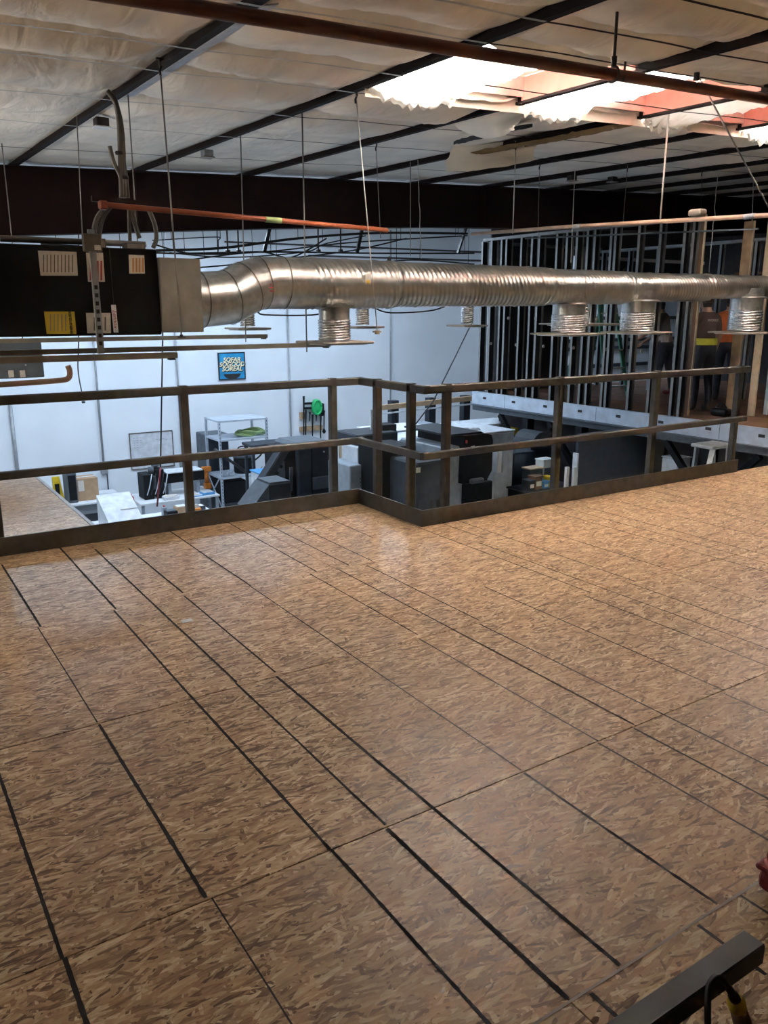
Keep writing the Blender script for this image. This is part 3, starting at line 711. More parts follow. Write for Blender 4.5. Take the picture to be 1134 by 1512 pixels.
# drop diffusers
def tapoff(par, x, zt, zb_, R, plate, y=DY, wrap_from=.35):
    g = []
    mb = MB(); mb.tube([(x, y, zt + .14), (x, y, zt), (x, y, zb_)], R, 28, False); c = obj('drop_sleeve', mb, 'galv', par)
    n = 28; vs, fs = [], []; m = 26; z0 = zt - (zt - zb_) * wrap_from
    for i in range(m + 1):
        z = z0 + (zb_ - z0) * i / m
        for j in range(n):
            th = 2*PI*j/n; r = R + .006 + .006 * math.sin(i * 1.9 + j * .45) + .005 * noise.noise((j * .5, i * .6, x))
            vs.append((x + r * math.cos(th), y + r * math.sin(th), z))
    for i in range(m):
        for j in range(n): k = (j+1) % n; fs.append((i*n+j, i*n+k, (i+1)*n+k, (i+1)*n+j))
    obj('foil_wrap', MB().add(vs, fs, True), 'wrap', c)
    p = plate / 2
    mb = MB(); mb.rbox((x - p, y - p, zb_ - .035), (x + p, y + p, zb_ - .012), .008, 1); d = obj('diffuser_plate', mb, 'diffuser', par)
    mb = MB(); mb.box((x - p * .8, y - p * .8, zb_ - .045), (x + p * .8, y + p * .8, zb_ - .0355)); obj('grille', mb, 'white_metal', d)
    mb = MB(); mb.tube([(x + .02 * 0, y, zt + .03), (x, y, zt + .012)], [R + .02, R + .055], 28, False); obj('saddle', mb, 'galv', par)
tapoff(dt, 3.93, 1.665, 1.375, .148, .56)
tapoff(dt, 7.06, 1.705, 1.405, .190, .62)
tapoff(dt, 8.25, 1.745, 1.405, .200, .62)
tapoff(dt, 10.48, 1.80, 1.375, .215, .68)
for x, zt in ((7.45, 1.75), (8.62, 1.77), (10.86, 1.82)):
    mb = MB(); mb.tube([(x, DY + .05, zt), (x, DY + .05, zt - .10)], .02, 8); mb.tube([(x, DY + .05, zt - .10), (x, DY + .05, zt - .26)], .012, 8); obj('damper_rod', mb, 'white_metal', dt)
# manufacturer tag, red inspection marks
p = at(543, 412, Y=DY - .225); mb = MB(); mb.box((p.x-.03, p.y-.003, p.z-.05), (p.x+.03, p.y, p.z+.05)); obj('tag', mb, 'paper', dt)
mb = MB(); mb.box((p.x-.015, p.y-.0045, p.z-.045), (p.x+.02, p.y-.0031, p.z-.01)); obj('tag_mark', mb, 'sticker_yellow', dt)
for k in range(3):
    p = at(398 + k * 2, 420 + k * 5, Y=DY - .23); mb = MB(); mb.box((p.x-.02, p.y-.004, p.z-.006), (p.x+.02, p.y, p.z+.006)); obj('paint_mark', mb, 'ink_red', dt)

# second duct farther back with its own diffusers
d2 = thing('rear_duct', (8, 8.6, 1.6), 'second round duct hidden behind the front one above the shop', 'duct')
mb = MB(); mb.tube([(3.0, 8.6, 1.84), (10.6, 8.6, 1.87)], .11, 28); obj('duct_body', mb, 'galv', d2)
for (px, zt) in ((365, 1.72), (535, 1.73), (690, 1.75), (862, 1.76)):
    x = at(px, 465, Y=8.6).x; tapoff(d2, x, zt, 1.475, .075, .40 if px < 800 else .92, 8.6, .2)

# ================================================================== PIPES
rp = thing('sprinkler_main', (4, 3.4, 2.85), 'dark red sprinkler main crossing below the roof near the skylight', 'pipe')
SPY = 3.4
def spz(x): return 2.755 + .0405 * x
mb = MB(); mb.tube([(x, SPY, spz(x)) for x in (-4, 0, 4, 8, 14)], .031, 16); obj('pipe', mb, 'red_pipe', rp)
for x in (-.4, 3.72, 7.8):
    mb = MB(); z = spz(x); mb.tube([(x, SPY, z + .05), (x, SPY, zc(x, SPY) - .02)], .0085, 8); h = obj('hanger_rod', mb, 'clamp', rp)
    mb = MB(); mb.tube([(x + .0, SPY + .04 * math.cos(a), z + .04 * math.sin(a)) for a in [k * PI / 8 for k in range(17)]], .007, 6); mb.lathe([(.016, 0), (.016, .05)], (x, SPY, z + .04), 10); obj('clevis', mb, 'clamp', h)
    mb = MB(); mb.tube([(x + .05, SPY - .03, z - .03), (x + .09, SPY + .0, z + .075)], .007, 6); obj('clip', mb, 'clamp', rp)
cp = thing('copper_line', (3, 6.25, 2.3), 'orange copper pipe with green tag hung before the dark beam', 'pipe')
a, b_ = at(150, 302, Y=6.25), at(572, 340, Y=6.25)
mb = MB(); mb.tube([a, b_], .020, 12); obj('pipe', mb, 'copper', cp)
a, b_ = at(392, 324, Y=6.25), at(415, 326, Y=6.25); mb = MB(); mb.tube([a, b_], .0225, 12); obj('tag_wrap', mb, 'cord_green', cp)
mb = MB(); p = at(152, 303, Y=6.25); mb.rbox((p.x-.03, p.y-.03, p.z-.03), (p.x+.03, p.y+.03, p.z+.03), .01, 1); obj('end_elbow', mb, 'copper', cp)
gp = thing('gas_line', (6.6, 6, 2.45), 'thin brown pipe running toward the shop, hung by wires at right', 'pipe')
mb = MB(); mb.tube([(6.6, 1.5, 2.30), (6.6, 4.23, 2.42), (6.6, 6.6, 2.515), (6.6, 8.15, 2.555)], .020, 12); obj('pipe', mb, 'pvc_brown', gp)
for y in (4.40, 6.40):
    z = 2.42 + (y - 4.23) * .0398; mb = MB(); mb.tube([(6.6, y - .05, z), (6.6, y + .05, z)], .0225, 12); obj('tag_wrap', mb, 'purlin_light', gp)
p = Vector((6.6, 4.95, 2.45)); mb = MB(); mb.rbox((6.55, 4.86, 2.475), (6.65, 5.0, 2.535), .02, 2); obj('cable_clamp', mb, 'strut', gp)
# thin line behind it
mb = MB(); mb.tube([at(775, 352, Y=9.0), at(1120, 338, Y=6.8)], .012, 8)
obj('black_pipe', mb, 'mach_mid', label='thin dark pipe behind the brown one at the stud wall head', cat='pipe')

# ================================================================== HANGER RODS AND WIRES
def rod(pt, pb, r, mat, label, group=None, name='hanger_rod', hook=True, wob=0):
    a = atc(*pt); rb = ray(*pb); t = math.hypot(a.x, a.y) / math.hypot(rb.x, rb.y); b_ = CAM + rb * t
    o = thing(name, b_, label, 'hanger' if name == 'hanger_rod' else 'wire', group)
    top = Vector((a.x, a.y, zc(a.x, a.y) - .02)); n = 12 if wob else 1
    pts = [top.lerp(b_, i / n) + (Vector((noise.noise((i * .7, pt[0], 0)), noise.noise((i * .7, pt[0], 5)), 0)) * wob if 0 < i < n else Vector()) for i in range(n + 1)]
    mb = MB(); mb.tube(pts, r, 6); obj('rod' if name == 'hanger_rod' else 'strand', mb, mat, o)
    if hook:
        mb = MB(); mb.box((top.x - .022, top.y - .012, top.z - .004), (top.x + .022, top.y + .012, top.z + .006)); mb.tube([top, top + Vector((.012, 0, -.035)), top + Vector((-.004, 0, -.07)), top + Vector((0, 0, -.095))], .008, 6); obj('beam_clamp', mb, 'clamp', o)
    return o, top, b_
o, t_, b_ = rod((235, 82), (268, 497), .0055, 'rod', 'threaded rod from the first purlin passing before the grey plenum')
mb = MB(); mb.lathe([(.028, -.006), (.028, 0), (.012, .001), (.012, .014)], b_, 10); obj('nut', mb, 'clamp', o)
rod((188, 125), (204, 372), .005, 'rod', 'threaded rod dropping behind the conduit bundle to the air handler', hook=False)
rod((113, 168), (122, 352), .005, 'rod', 'threaded rod left of the conduit bundle ending above the air handler', hook=False)
rod((355, 193), (363, 505), .006, 'rod', 'threaded rod holding the rear steel channel below the elbow', hook=False)
rod((446, 163), (453, 520), .0065, 'rod', 'threaded rod holding the longest channel beside the first diffuser', hook=False)
o, t_, b_ = rod((525, 129), (557, 488), .0045, 'wire_pale', 'pale slanting wire with a small brass fitting at its lower end', name='hanging_wire')
mb = MB(); mb.box((b_.x - .018, b_.y - .01, b_.z - .03), (b_.x + .018, b_.y + .01, b_.z)); mb.box((b_.x - .04, b_.y - .008, b_.z - .016), (b_.x + .035, b_.y + .008, b_.z - .004)); obj('fitting', mb, 'wood', o)
rod((555, 206), (562, 352), .004, 'rod', 'thin rod with hook hung from the third purlin before the beam')
rod((606, 236), (606, 378), .006, 'rod', 'thicker rod beside a crooked pale wire before the beam', hook=False)
rod((617, 233), (622, 382), .004, 'wire_pale', 'crooked pale wire hanging beside a thicker rod before the beam', name='hanging_wire', hook=False, wob=.012)
rod((762, 205), (757, 345), .006, 'wire_pale', 'pale rod gripping the brown pipe left of the stud wall head')
rod((797, 237), (793, 390), .0035, 'rod', 'very thin rod hung between two pale pipe hangers')
rod((849, 250), (843, 388), .006, 'wire_pale', 'grey hanger rod dropping past the blue pipe tag to the duct', hook=False)
rod((927, 241), (915, 392), .004, 'rod', 'thin dark rod hung just left of the bright white pipe hanger')
rod((988, 160), (975, 325), .009, 'wire_pale', 'bright white hanger rod gripping the brown pipe under the skylight', hook=False)
rod((1037, 248), (1035, 316), .004, 'clamp', 'short dark hook rod above the clamp on the brown pipe')
rod((1060, 255), (1047, 402), .006, 'wire_pale', 'crooked white wire hanging right of the pipe clamp', name='hanging_wire', hook=False, wob=.02)
rod((1113, 258), (1108, 402), .007, 'wire_pale', 'grey hanger rod dropping behind the blue tag at right', hook=False)
a = atc(1030, 95); mb = MB(); o = thing('brace_cable', at(1134, 298, Y=4.0), 'taut slanting brace cable running from the purlin near the skylight', 'wire')
e = at(1180, 390, Y=4.0); mb.tube([Vector((a.x, a.y, zc(a.x, a.y) - .06)), e], .006, 6); obj('strand', mb, 'rod', o)
mb = MB(); mb.lathe([(.022, -.05), (.02, 0)], (a.x, a.y, zc(a.x, a.y) - .055), 8); obj('beam_clamp', mb, 'clamp', o)
# junction boxes on the roof
for (px, py, lab) in ((148, 163, 'white junction cover on the first purlin beside the flexible conduit'), (305, 213, 'small grey junction box on the second purlin with thin wires'), (845, 253, 'small grey junction box on a far purlin over the duct'), (905, 255, 'small dark junction box on a far purlin near white wire')):
    c = atc(px, py); j = thing('junction_box', (c.x, c.y, c.z - .14), lab, 'junction box'); wd = .055
    mb = MB(); mb.rbox((c.x - wd, c.y - wd, c.z - .13), (c.x + wd, c.y + wd, c.z - .06), .006, 1); obj('box', mb, 'clamp' if px != 305 else 'conduit_grey', j)
    mb = MB(); mb.box((c.x - wd - .01, c.y - wd - .01, c.z - .14), (c.x + wd + .01, c.y + wd + .01, c.z - .1305)); obj('cover', mb, 'white_metal' if px == 148 else 'strut', j)
# cables and a sway brace seen in the gap between beam and duct
def beam_z(x):
    for i in range(len(xs_b) - 1):
        if xs_b[i] <= x <= xs_b[i+1]: return zb_b[i] + (zb_b[i+1] - zb_b[i]) * (x - xs_b[i]) / (xs_b[i+1] - xs_b[i])
    return 2.8
cab = [([(150, 378), (255, 395), (330, 392), (420, 382), (520, 370), (600, 352)], 11.2, .012), ([(230, 370), (330, 366), (440, 352), (560, 344), (690, 345)], 11.16, .020), ([(225, 360), (290, 375), (400, 371), (520, 358), (690, 348)], 11.25, .012),
       ([(225, 355), (318, 350), (322, 356), (322, 372)], 11.12, .008), ([(60, 360), (150, 366), (250, 374), (400, 372), (560, 374), (700, 374)], 11.22, .014), ([(250, 373), (340, 380), (450, 372), (480, 360), (540, 348)], 11.14, .010), ([(270, 385), (380, 372), (430, 380), (482, 352)], 11.18, .012), ([(370, 450), (380, 460), (395, 465), (470, 464), (478, 448)], 8.6, .010), ([(545, 446), (560, 458), (585, 462), (640, 458), (670, 446)], 8.6, .010), ([(575, 386), (620, 384), (700, 390)], 11.28, .012)]
names = ['sagging black cable in the bundle behind the elbow', 'thick black pipe under the rafter behind the duct', 'black cable draped straight under the rafter', 'short bent black cable under the beam near the plenum', 'long level black cable skimming over the duct', 'tangled black cable rising toward the beam', 'looped black cable sagging behind the elbow', 'short black cable with a plug below the elbow', 'black cable dipping under the duct by the brass fitting', 'black cable lying along the duct top at the stud wall']
for (pts, Y, r), lab in zip(cab, names):
    P_ = smooth(pix(pts, Y)); c_ = thing('overhead_cable', P_[0], lab, 'cable')
    mb = MB(); mb.tube(P_, r, 6); obj('strand', mb, 'cable_black', c_)
    if Y > 10:
        for q in (P_[2], P_[len(P_) // 2], P_[-2]):
            mb = MB(); mb.tube([q, Vector((q.x, q.y, beam_z(q.x) + .002))], .005, 5); obj('tie_wire', mb, 'clamp', c_)
for (a, b_), lab in zip((((398, 338), (390, 372)), ((535, 340), (527, 374)), ((688, 340), (676, 374))), ('short slanting black bracket under the beam above the elbow', 'short slanting black bracket under the beam above the duct tag', 'short slanting black bracket under the beam beside the stud wall')):
    q0, q1 = at(*a, Y=11.2), at(*b_, Y=11.2); q0.z = beam_z(q0.x) + .004
    mb = MB(); mb.bar(q0, q1, .05, .03); obj('sway_brace', mb, 'cable_black', label=lab, cat='bracket')
for px in (336, 352, 470, 503):
    p = at(px, 362, Y=11.15); c_ = thing('cable_hanger', p, 'small black cable hanger under the rafter beam', 'hanger', 'cable hangers')
    mb = MB(); mb.tube([(p.x, p.y, beam_z(p.x) + .003), (p.x, p.y, p.z - .06)], .012, 6); obj('stem', mb, 'clamp', c_)
    mb = MB(); mb.rbox((p.x - .03, p.y - .03, p.z - .10), (p.x + .03, p.y + .03, p.z - .061), .008, 1); obj('hook', mb, 'clamp', c_)

# ================================================================== NEAR OBJECTS, LOWER RIGHT
nk = thing('stair_kerb', (.8, .9, 0), 'dark steel toe kerb ending on the OSB near a black cable', 'railing')
mb = MB(); mb.rbox((-1.6, .875, .09), (1.685, .935, .148), .004, 1); obj('kerb_tube', mb, 'kerb', nk)
mb = MB(); mb.box((-1.6, .878, .001), (1.1, .888, .0895)); obj('kerb_plate', mb, 'rail', nk)
mb = MB(); mb.box((1.10, .876, .0005), (1.15, .93, .0895)); obj('foot', mb, 'rail', nk)
cbx = thing('tool_case', (1.3, .62, 0), 'dark grey hard case lying behind the steel toe kerb', 'case')
mb = MB(); mb.rbox((.95, .36, .002), (1.5, .80, .045), .015, 2); obj('lower_shell', mb, 'mach_black', cbx)
mb = MB(); mb.rbox((.95, .36, .046), (1.5, .80, .08), .015, 2); obj('lid', mb, 'plastic_black', cbx)
pc = thing('power_cord', (1.5, .8, 0), 'black extension cord with yellow plug beside the toe kerb', 'cord')
p0 = [at(a, b_, Z=z) for a, b_, z in ((1046, 1540, .09), (1045, 1490, .13), (1047, 1458, .16), (1056, 1443, .17), (1068, 1448, .15), (1078, 1462, .11), (1086, 1476, .07))]
mb = MB(); mb.tube(smooth(p0), [.0075] * (len(smooth(p0)) - 8) + [.0095] * 4 + [.013] * 4, 10); obj('cord', mb, 'cable_black', pc)
a, b_ = at(1085, 1474, Z=.07), at(1090, 1490, Z=.04); mb = MB(); mb.tube([a, a.lerp(b_, .3), b_], [.017, .022, .020], 12); obj('plug_collar', mb, 'sticker_yellow', pc)
c = b_ + (b_ - a) * 2.0; mb = MB(); mb.tube([b_, b_.lerp(c, .6), c], [.020, .022, .015], 12); obj('plug_body', mb, 'wood_dark', pc)
tb = thing('red_tool_box', (2.2, .95, 0), 'dark red plastic tool case standing on the OSB floor', 'case')
x0, y0 = 2.01, .80
mb = MB(); mb.rbox((x0, y0, .012), (x0 + .42, y0 + .30, .075), .022, 3); obj('lower_shell', mb, 'red_case', tb)
mb = MB(); mb.rbox((x0 - .006, y0 - .006, .078), (x0 + .426, y0 + .306, .098), .010, 2); obj('rim', mb, 'red_case', tb)
mb = MB(); mb.rbox((x0 + .008, y0 + .008, .101), (x0 + .41, y0 + .29, .145), .025, 3); obj('lid', mb, 'red_case', tb)
mb = MB(); mb.rbox((x0 + .04, y0 + .03, .0005), (x0 + .38, y0 + .27, .0115), .004, 1); obj('foot_plate', mb, 'plastic_black', tb)
mb = MB(); mb.rbox((x0 + .05, y0 - .02, .06), (x0 + .11, y0 - .007, .115), .006, 1); obj('latch', mb, 'plastic_black', tb)
# ================================================================== SHOP FLOOR BELOW (lower floor at FL)
def pbox(name, x0, x1, yt, yb, Y, dep, mat, parent=None, r=.012, down=None, **kw):
    """box whose front face (towards -Y) covers the given picture span at depth Y"""
    xm = (x0 + x1) / 2; a, b_ = at(x0, (yt + yb) / 2, Y=Y), at(x1, (yt + yb) / 2, Y=Y)
    zt, zb_ = at(xm, yt, Y=Y).z, at(xm, yb, Y=Y).z
    if down is not None: zb_ = down
    mb = MB(); mb.rbox((a.x, Y, zb_), (b_.x, Y + dep, zt), r, 1)
    o = obj(name, mb, mat, parent, **kw); return o, (a.x, b_.x, zb_, zt)

# ---- far wall: sign, whiteboard, conduits, tool rack
sg = thing('framed_sign', at(342, 560, Y=W - .04), 'blue framed sign with stacked cream lettering on the pale wall', 'sign')
a, b_ = at(322.5, 540, Y=W - .03), at(362, 540, Y=W - .03); zt, zb_ = at(342, 520, Y=W).z, at(342, 560.5, Y=W).z
xc = (a.x + b_.x) / 2; wd = b_.x - a.x; ht = zt - zb_
mb = MB(); mb.box((a.x + .012, W - .03, zb_ + .012), (b_.x - .012, W - .002, zt - .012)); obj('face', mb, 'sign_blue', sg)
f = .022; mb = MB()
for q in (((a.x, W-.04, zb_), (a.x+f, W-.002, zt)), ((b_.x-f, W-.04, zb_), (b_.x, W-.002, zt)), ((a.x+f, W-.04, zt-f), (b_.x-f, W-.002, zt)), ((a.x+f, W-.04, zb_), (b_.x-f, W-.002, zb_+f))): mb.box(*q)
obj('frame', mb, 'sign_frame', sg)
for s_, dz, sz in (('SOFAR', .105, .135), ('SOGOOD', .005, .135), ('SOREAL', -.095, .135)):
    text('lettering', s_, sz, 'ink', face_minus_y(Vector((xc + .012, W - .033, zb_ + ht * .55 + dz - .014))), sg, .001, .22, bold=.010)
    text('lettering', s_, sz, 'sign_cream', face_minus_y(Vector((xc, W - .036, zb_ + ht * .55 + dz))), sg, .001, .22, bold=.004)
mb = MB(); n = 16; zz = zb_ + ht * .22
pts = [(xc + .20 * math.cos(PI + PI * i / n), zz + .12 * math.sin(PI + PI * i / n)) for i in range(n + 1)]
mb.prism(pts, W - .0335, W - .031); obj('bowl_mark', mb, 'ink', sg)

wb = thing('whiteboard', at(222, 675, Y=W - .03), 'framed whiteboard with faint notes on the pale wall', 'whiteboard')
P = [at(191, 641, Y=W), at(253, 637, Y=W), at(257, 690, Y=W), at(195, 690, Y=W)]; x0, x1, z0, z1 = P[0].x, P[1].x, P[0].z - .75, P[0].z
mb = MB(); mb.box((x0, W - .02, z0), (x1, W - .001, z1)); obj('board', mb, 'film_white', wb)
mb = MB(); f = .016
for q in (((x0-f, W-.03, z0), (x0, W-.001, z1)), ((x1, W-.03, z0), (x1+f, W-.001, z1)), ((x0-f, W-.03, z1), (x1+f, W-.001, z1+f)), ((x0-f, W-.03, z0-f), (x1+f, W-.001, z0))): mb.box(*q)
obj('frame', mb, 'conduit', wb)
mb = MB()
for i in range(5):
    for j in range(3): mb.box((x0+.06+j*.07, W-.0225, z1-.1-i*.05), (x0+.1+j*.07, W-.0205, z1-.092-i*.05))
for i in range(4): mb.box((x1-.36+i*.07, W-.0225, z1-.16-.02*(i % 2)), (x1-.31+i*.07, W-.0205, z1-.15-.02*(i % 2)))
obj('pen_notes', mb, 'conduit_grey', wb)

for (px, y0, y1, r, lab, box) in ((132, 440, 690, .022, 'thin grey wall conduit left of the whiteboard ending in an outlet', True), (255, 440, 682, .020, 'thin grey wall conduit at the whiteboard right edge', True), (424, 440, 760, .020, 'long wall conduit between the sign and the tool rack', False), (577, 340, 660, .020, 'wall conduit behind the railing jog', False), (15, 598, 760, .035, 'thick short wall post above the left platform', False)):
    t, b_ = at(px, y0, Y=W - .04), at(px + (560 - px) * .02, y1, Y=W - .04); b_.x = t.x
    cdt = thing('wall_conduit', (t.x, W - .03, b_.z), lab, 'conduit')
    mb = MB(); mb.tube([t, b_], r, 8); obj('pipe', mb, 'conduit_grey', cdt)
    if box:
        mb = MB(); mb.rbox((t.x - .07, W - .08, b_.z - .16), (t.x + .07, W - .002, b_.z + .0), .01, 1); obj('outlet_box', mb, 'conduit_grey', cdt)
        mb = MB(); mb.tube([(t.x + .05, W - .05, b_.z - .16), (t.x + .05, W - .04, b_.z - 1.3)], .014, 6); obj('power_lead', mb, 'cable_black', cdt)
for z_, x0_, x1_ in ((at(640, 385, Y=W).z, 9, 14.2), (at(640, 372, Y=W).z, 7, 14.2)):
    mb = MB(); mb.tube([(x0_, W - .06, z_), (x1_, W - .06, z_ + .05)], .02, 6); obj('wall_pipe', mb, 'clamp', label='level dark pipe high on the far wall above the duct' if x0_ == 9 else 'topmost level dark pipe on the far wall under the beam', cat='pipe')

tr = thing('tool_rack', at(460, 640, Y=W - .1), 'wooden wall tool rack with hanging tools and a green cord reel', 'tool rack')
for (x0, x1, y0, y1) in ((443, 452, 609, 618), (443, 476, 630.5, 634.5)):
    a, b_ = at(x0, y0, Y=W - .05), at(x1, y1, Y=W - .05); mb = MB(); mb.box((a.x, W - .07, b_.z), (b_.x, W - .002, a.z)); obj('wood_rail', mb, 'wood', tr)
for y_ in (596, 603):
    a, b_ = at(449, y_, Y=W - .1), at(462, y_ - .5, Y=W - .1); mb = MB(); mb.bar(a, b_, .05, .05); obj('tool_handle', mb, 'mach_black', tr)
for i, (px, y0, y1) in enumerate(((448.5, 585, 665), (451.5, 605, 672), (457.5, 608, 622), (461.5, 612, 672), (467, 612, 622), (473.5, 612, 672), (478.5, 606, 637))):
    a, b_ = at(px, y0, Y=W - .12), at(px, y1, Y=W - .12); mb = MB(); mb.tube([a, a.lerp(b_, .3), b_], [.026, .016, .012], 6)
    if i == 6: mb.lathe([(.01, .08), (.05, 0), (.02, -.05)], b_, 8)
    obj('hanging_tool', mb, 'mach_black', tr)
c = at(467, 601, Y=W - .14); mb = MB()
mb.lathe([(.02, -.07), (.15, -.06), (.19, -.04), (.19, .04), (.15, .06), (.02, .07)], (0, 0, 0), 20, Matrix.Translation(c) @ Matrix.Rotation(PI/2, 4, 'X') @ Matrix.Scale(.62, 4, (1, 0, 0))); rl = obj('cord_reel', mb, 'green', tr)
mb = MB(); mb.tube([c + Vector((.105 * math.cos(k * PI/8), -.072, .165 * math.sin(k * PI/8))) for k in range(17)], .022, 6); obj('coiled_cord', mb, 'green', rl)
a, b_ = at(472, 596, Y=W - .1), at(479, 614, Y=W - .1); mb = MB(); mb.rbox((a.x, W - .12, b_.z), (b_.x, W - .01, a.z), .02, 1); obj('tool_pouch', mb, 'mach_black', tr)

# ---- work tables along the wall
def table(x0, x1, y0, y1, z, label, mat='white'):
    t = thing('work_table', ((x0+x1)/2, (y0+y1)/2, FL), label, 'table')
    mb = MB(); mb.rbox((x0, y0, z - .04), (x1, y1, z), .006, 1); obj('tabletop', mb, mat, t)
    for x in (x0 + .05, x1 - .05):
        for y in (y0 + .05, y1 - .05):
            mb = MB(); mb.box((x - .025, y - .025, FL), (x + .025, y + .025, z - .041)); obj('leg', mb, 'mach_grey', t)
    mb = MB(); mb.box((x0 + .1, y0 + .1, FL + .45), (x1 - .1, y1 - .1, FL + .48)); obj('lower_shelf', mb, 'mach_mid', t)
    return t
TZ = -1.98
table(2.4, 4.25, 15.9, 16.9, TZ, 'white work table against the wall under the cardboard box')
table(4.32, 5.93, 15.2, 16.2, TZ, 'white work table with a black machine below the whiteboard')
table(3.1, 5.3, 13.3, 14.4, TZ, 'front white work table carrying the tilted silver hood')
def onto(px, Y): return at(px, 700, Y=Y).x
# cardboard box
x = onto(123, 16.3); cb = thing('cardboard_box', (x, 16.3, TZ), 'taped brown cardboard box standing on the wall table', 'box')
mb = MB(); mb.rbox((x-.20, 16.1, TZ + .001), (x+.22, 16.5, TZ+.44), .006, 1); obj('carton', mb, 'cardboard', cb)
mb = MB(); mb.box((x-.16, 16.095, TZ+.2), (x-.05, 16.0995, TZ+.41)); obj('paper_label', mb, 'paper', cb)
mb = MB(); mb.box((x-.2, 16.28, TZ+.4405), (x+.22, 16.33, TZ+.443)); obj('tape', mb, 'white', cb)
# dark cabinet and yellow bracket left of it
x = onto(103.5, 16.2); mb = MB(); mb.rbox((x-.11, 16.0, TZ + .001), (x+.07, 16.4, TZ+.66), .02, 2); sp = thing('loudspeaker', (x, 16.2, TZ), 'slim dark grey loudspeaker standing beside the cardboard box', 'speaker'); obj('cabinet', mb, 'mach_mid', sp)
mb = MB(); mb.box((x-.09, 15.994, TZ+.06), (x+.05, 15.9995, TZ+.55)); obj('grille', mb, 'mach_black', sp)
x = onto(85, 16.3); yl = thing('caution_stand', (x, 16.3, TZ), 'yellow and black folded caution stand next to the dark speaker', 'stand')
mb = MB(); mb.prism([(x-.11, TZ+.001), (x+.09, TZ+.001), (x+.02, TZ+.5), (x-.11, TZ+.5)], 16.28, 16.33); obj('yellow_board', mb, 'yellow', yl)
mb = MB(); mb.prism([(x-.06, TZ+.1), (x+.0, TZ+.1), (x-.0, TZ+.36), (x-.08, TZ+.36)], 16.25, 16.279); obj('black_mark', mb, 'mach_black', yl)
mb = MB(); mb.bar((x, 16.34, TZ + .45), (x+.02, 16.52, TZ + .01), .03, .03); obj('strut', mb, 'mach_black', yl)
# silver hood
hx0, hx1 = onto(148, 13.7), onto(199, 13.7)
hd = thing('machine_hood', ((hx0+hx1)/2, 13.8, TZ), 'tilted silver sheet metal hood of a table-top machine', 'machine')
zb_, zt = at(150, 764, Y=13.5).z, at(147, 724, Y=13.9).z
zb_ = max(zb_, TZ + .05)
mb = MB(); mb.prism([(13.42, TZ + .001), (14.1, TZ + .001), (14.1, TZ + .42), (13.42, TZ + .14)], hx0 + .04, hx1 - .04, 'x'); obj('base', mb, 'mach_black', hd)
mb = MB(); mb.prism([(13.36, TZ+.16), (14.12, TZ+.52), (14.12, TZ+.50), (13.36, TZ+.14)], hx0, hx1, 'x'); obj('lid', mb, 'film_white', hd)
mb = MB(); mb.prism([(13.36, TZ+.139), (14.12, TZ+.499), (14.12, TZ+.002), (13.36, TZ+.002)], hx0, hx0 + .03, 'x'); obj('side_cheek', mb, 'mach_light', hd)
mb = MB()
for i in range(9):
    xx = hx0 + .28 + i * .04; mb.box((xx, 13.66, TZ+.318), (xx + .028, 13.69, TZ+.326))
obj('name_print', mb, 'paper', hd)
for dx in (.42, .52):
    mb = MB(); mb.rbox((hx0+dx, 13.40, TZ+.04), (hx0+dx+.05, 13.419, TZ+.09), .004, 1); obj('knob', mb, 'mach_light', hd)
x = onto(183, 15.6); mb = MB(); mb.lathe([(.05, 0), (.06, .02), (.05, .08), (.02, .1), (.02, .14)], (x+.1, 15.6, TZ + .001), 12); obj('red_bottle', mb, 'red_plastic', label='small red cap bottle behind the silver hood', cat='bottle')
# black bindery head and its long black bar
x0 = onto(209, 15.6); x1 = onto(240, 15.6); bd = thing('bindery_machine', ((x0+x1)/2, 15.7, TZ), 'black tower machine with tubes and a long black feed bar', 'machine')
mb = MB(); mb.rbox((x0, 15.5, TZ+.001), (x0+.20, 15.9, TZ+.50), .01, 1); mb.rbox((x0+.27, 15.5, TZ+.001), (x1, 15.9, TZ+.58), .01, 1); obj('tower', mb, 'mach_black', bd)
mb = MB(); mb.rbox((x0+.2, 15.55, TZ+.18), (x0+.27, 15.8, TZ+.44), .005, 1); mb.lathe([(.06, 0), (.06, .12)], (x0+.2, 15.65, TZ+.5), 12); mb.lathe([(.09, 0), (.09, .03)], (x0+.32, 15.7, TZ+.63), 14); mb.lathe([(.02, 0), (.02, .06)], (x0+.32, 15.7, TZ+.57), 8); obj('head_detail', mb, 'mach_mid', bd)
for k in range(5):
    mb = MB(); xx = x0 + .05 + k * .08; mb.tube(smooth([(xx, 15.49, TZ+.1), (xx+.03, 15.42, TZ+.25), (xx+.08, 15.44, TZ+.42), (xx+.12, 15.5, TZ+.5)]), .010, 6); obj('hose', mb, 'cable_black' if k % 2 else 'mach_light', bd)
mb = MB(); mb.rbox((x1+.05, 15.55, TZ+.27), (x1+.85, 15.85, TZ+.47), .01, 1); obj('feed_bar', mb, 'mach_black', bd)
mb = MB(); mb.rbox((x1+.05, 15.5, TZ+.472), (x1+.8, 15.9, TZ+.50), .005, 1); obj('bar_cover', mb, 'mach_light', bd)
for xx in (x1+.1, x1+.7):
    mb = MB(); mb.box((xx, 15.6, TZ+.001), (xx+.06, 15.8, TZ+.269)); obj('bar_foot', mb, 'mach_grey', bd)
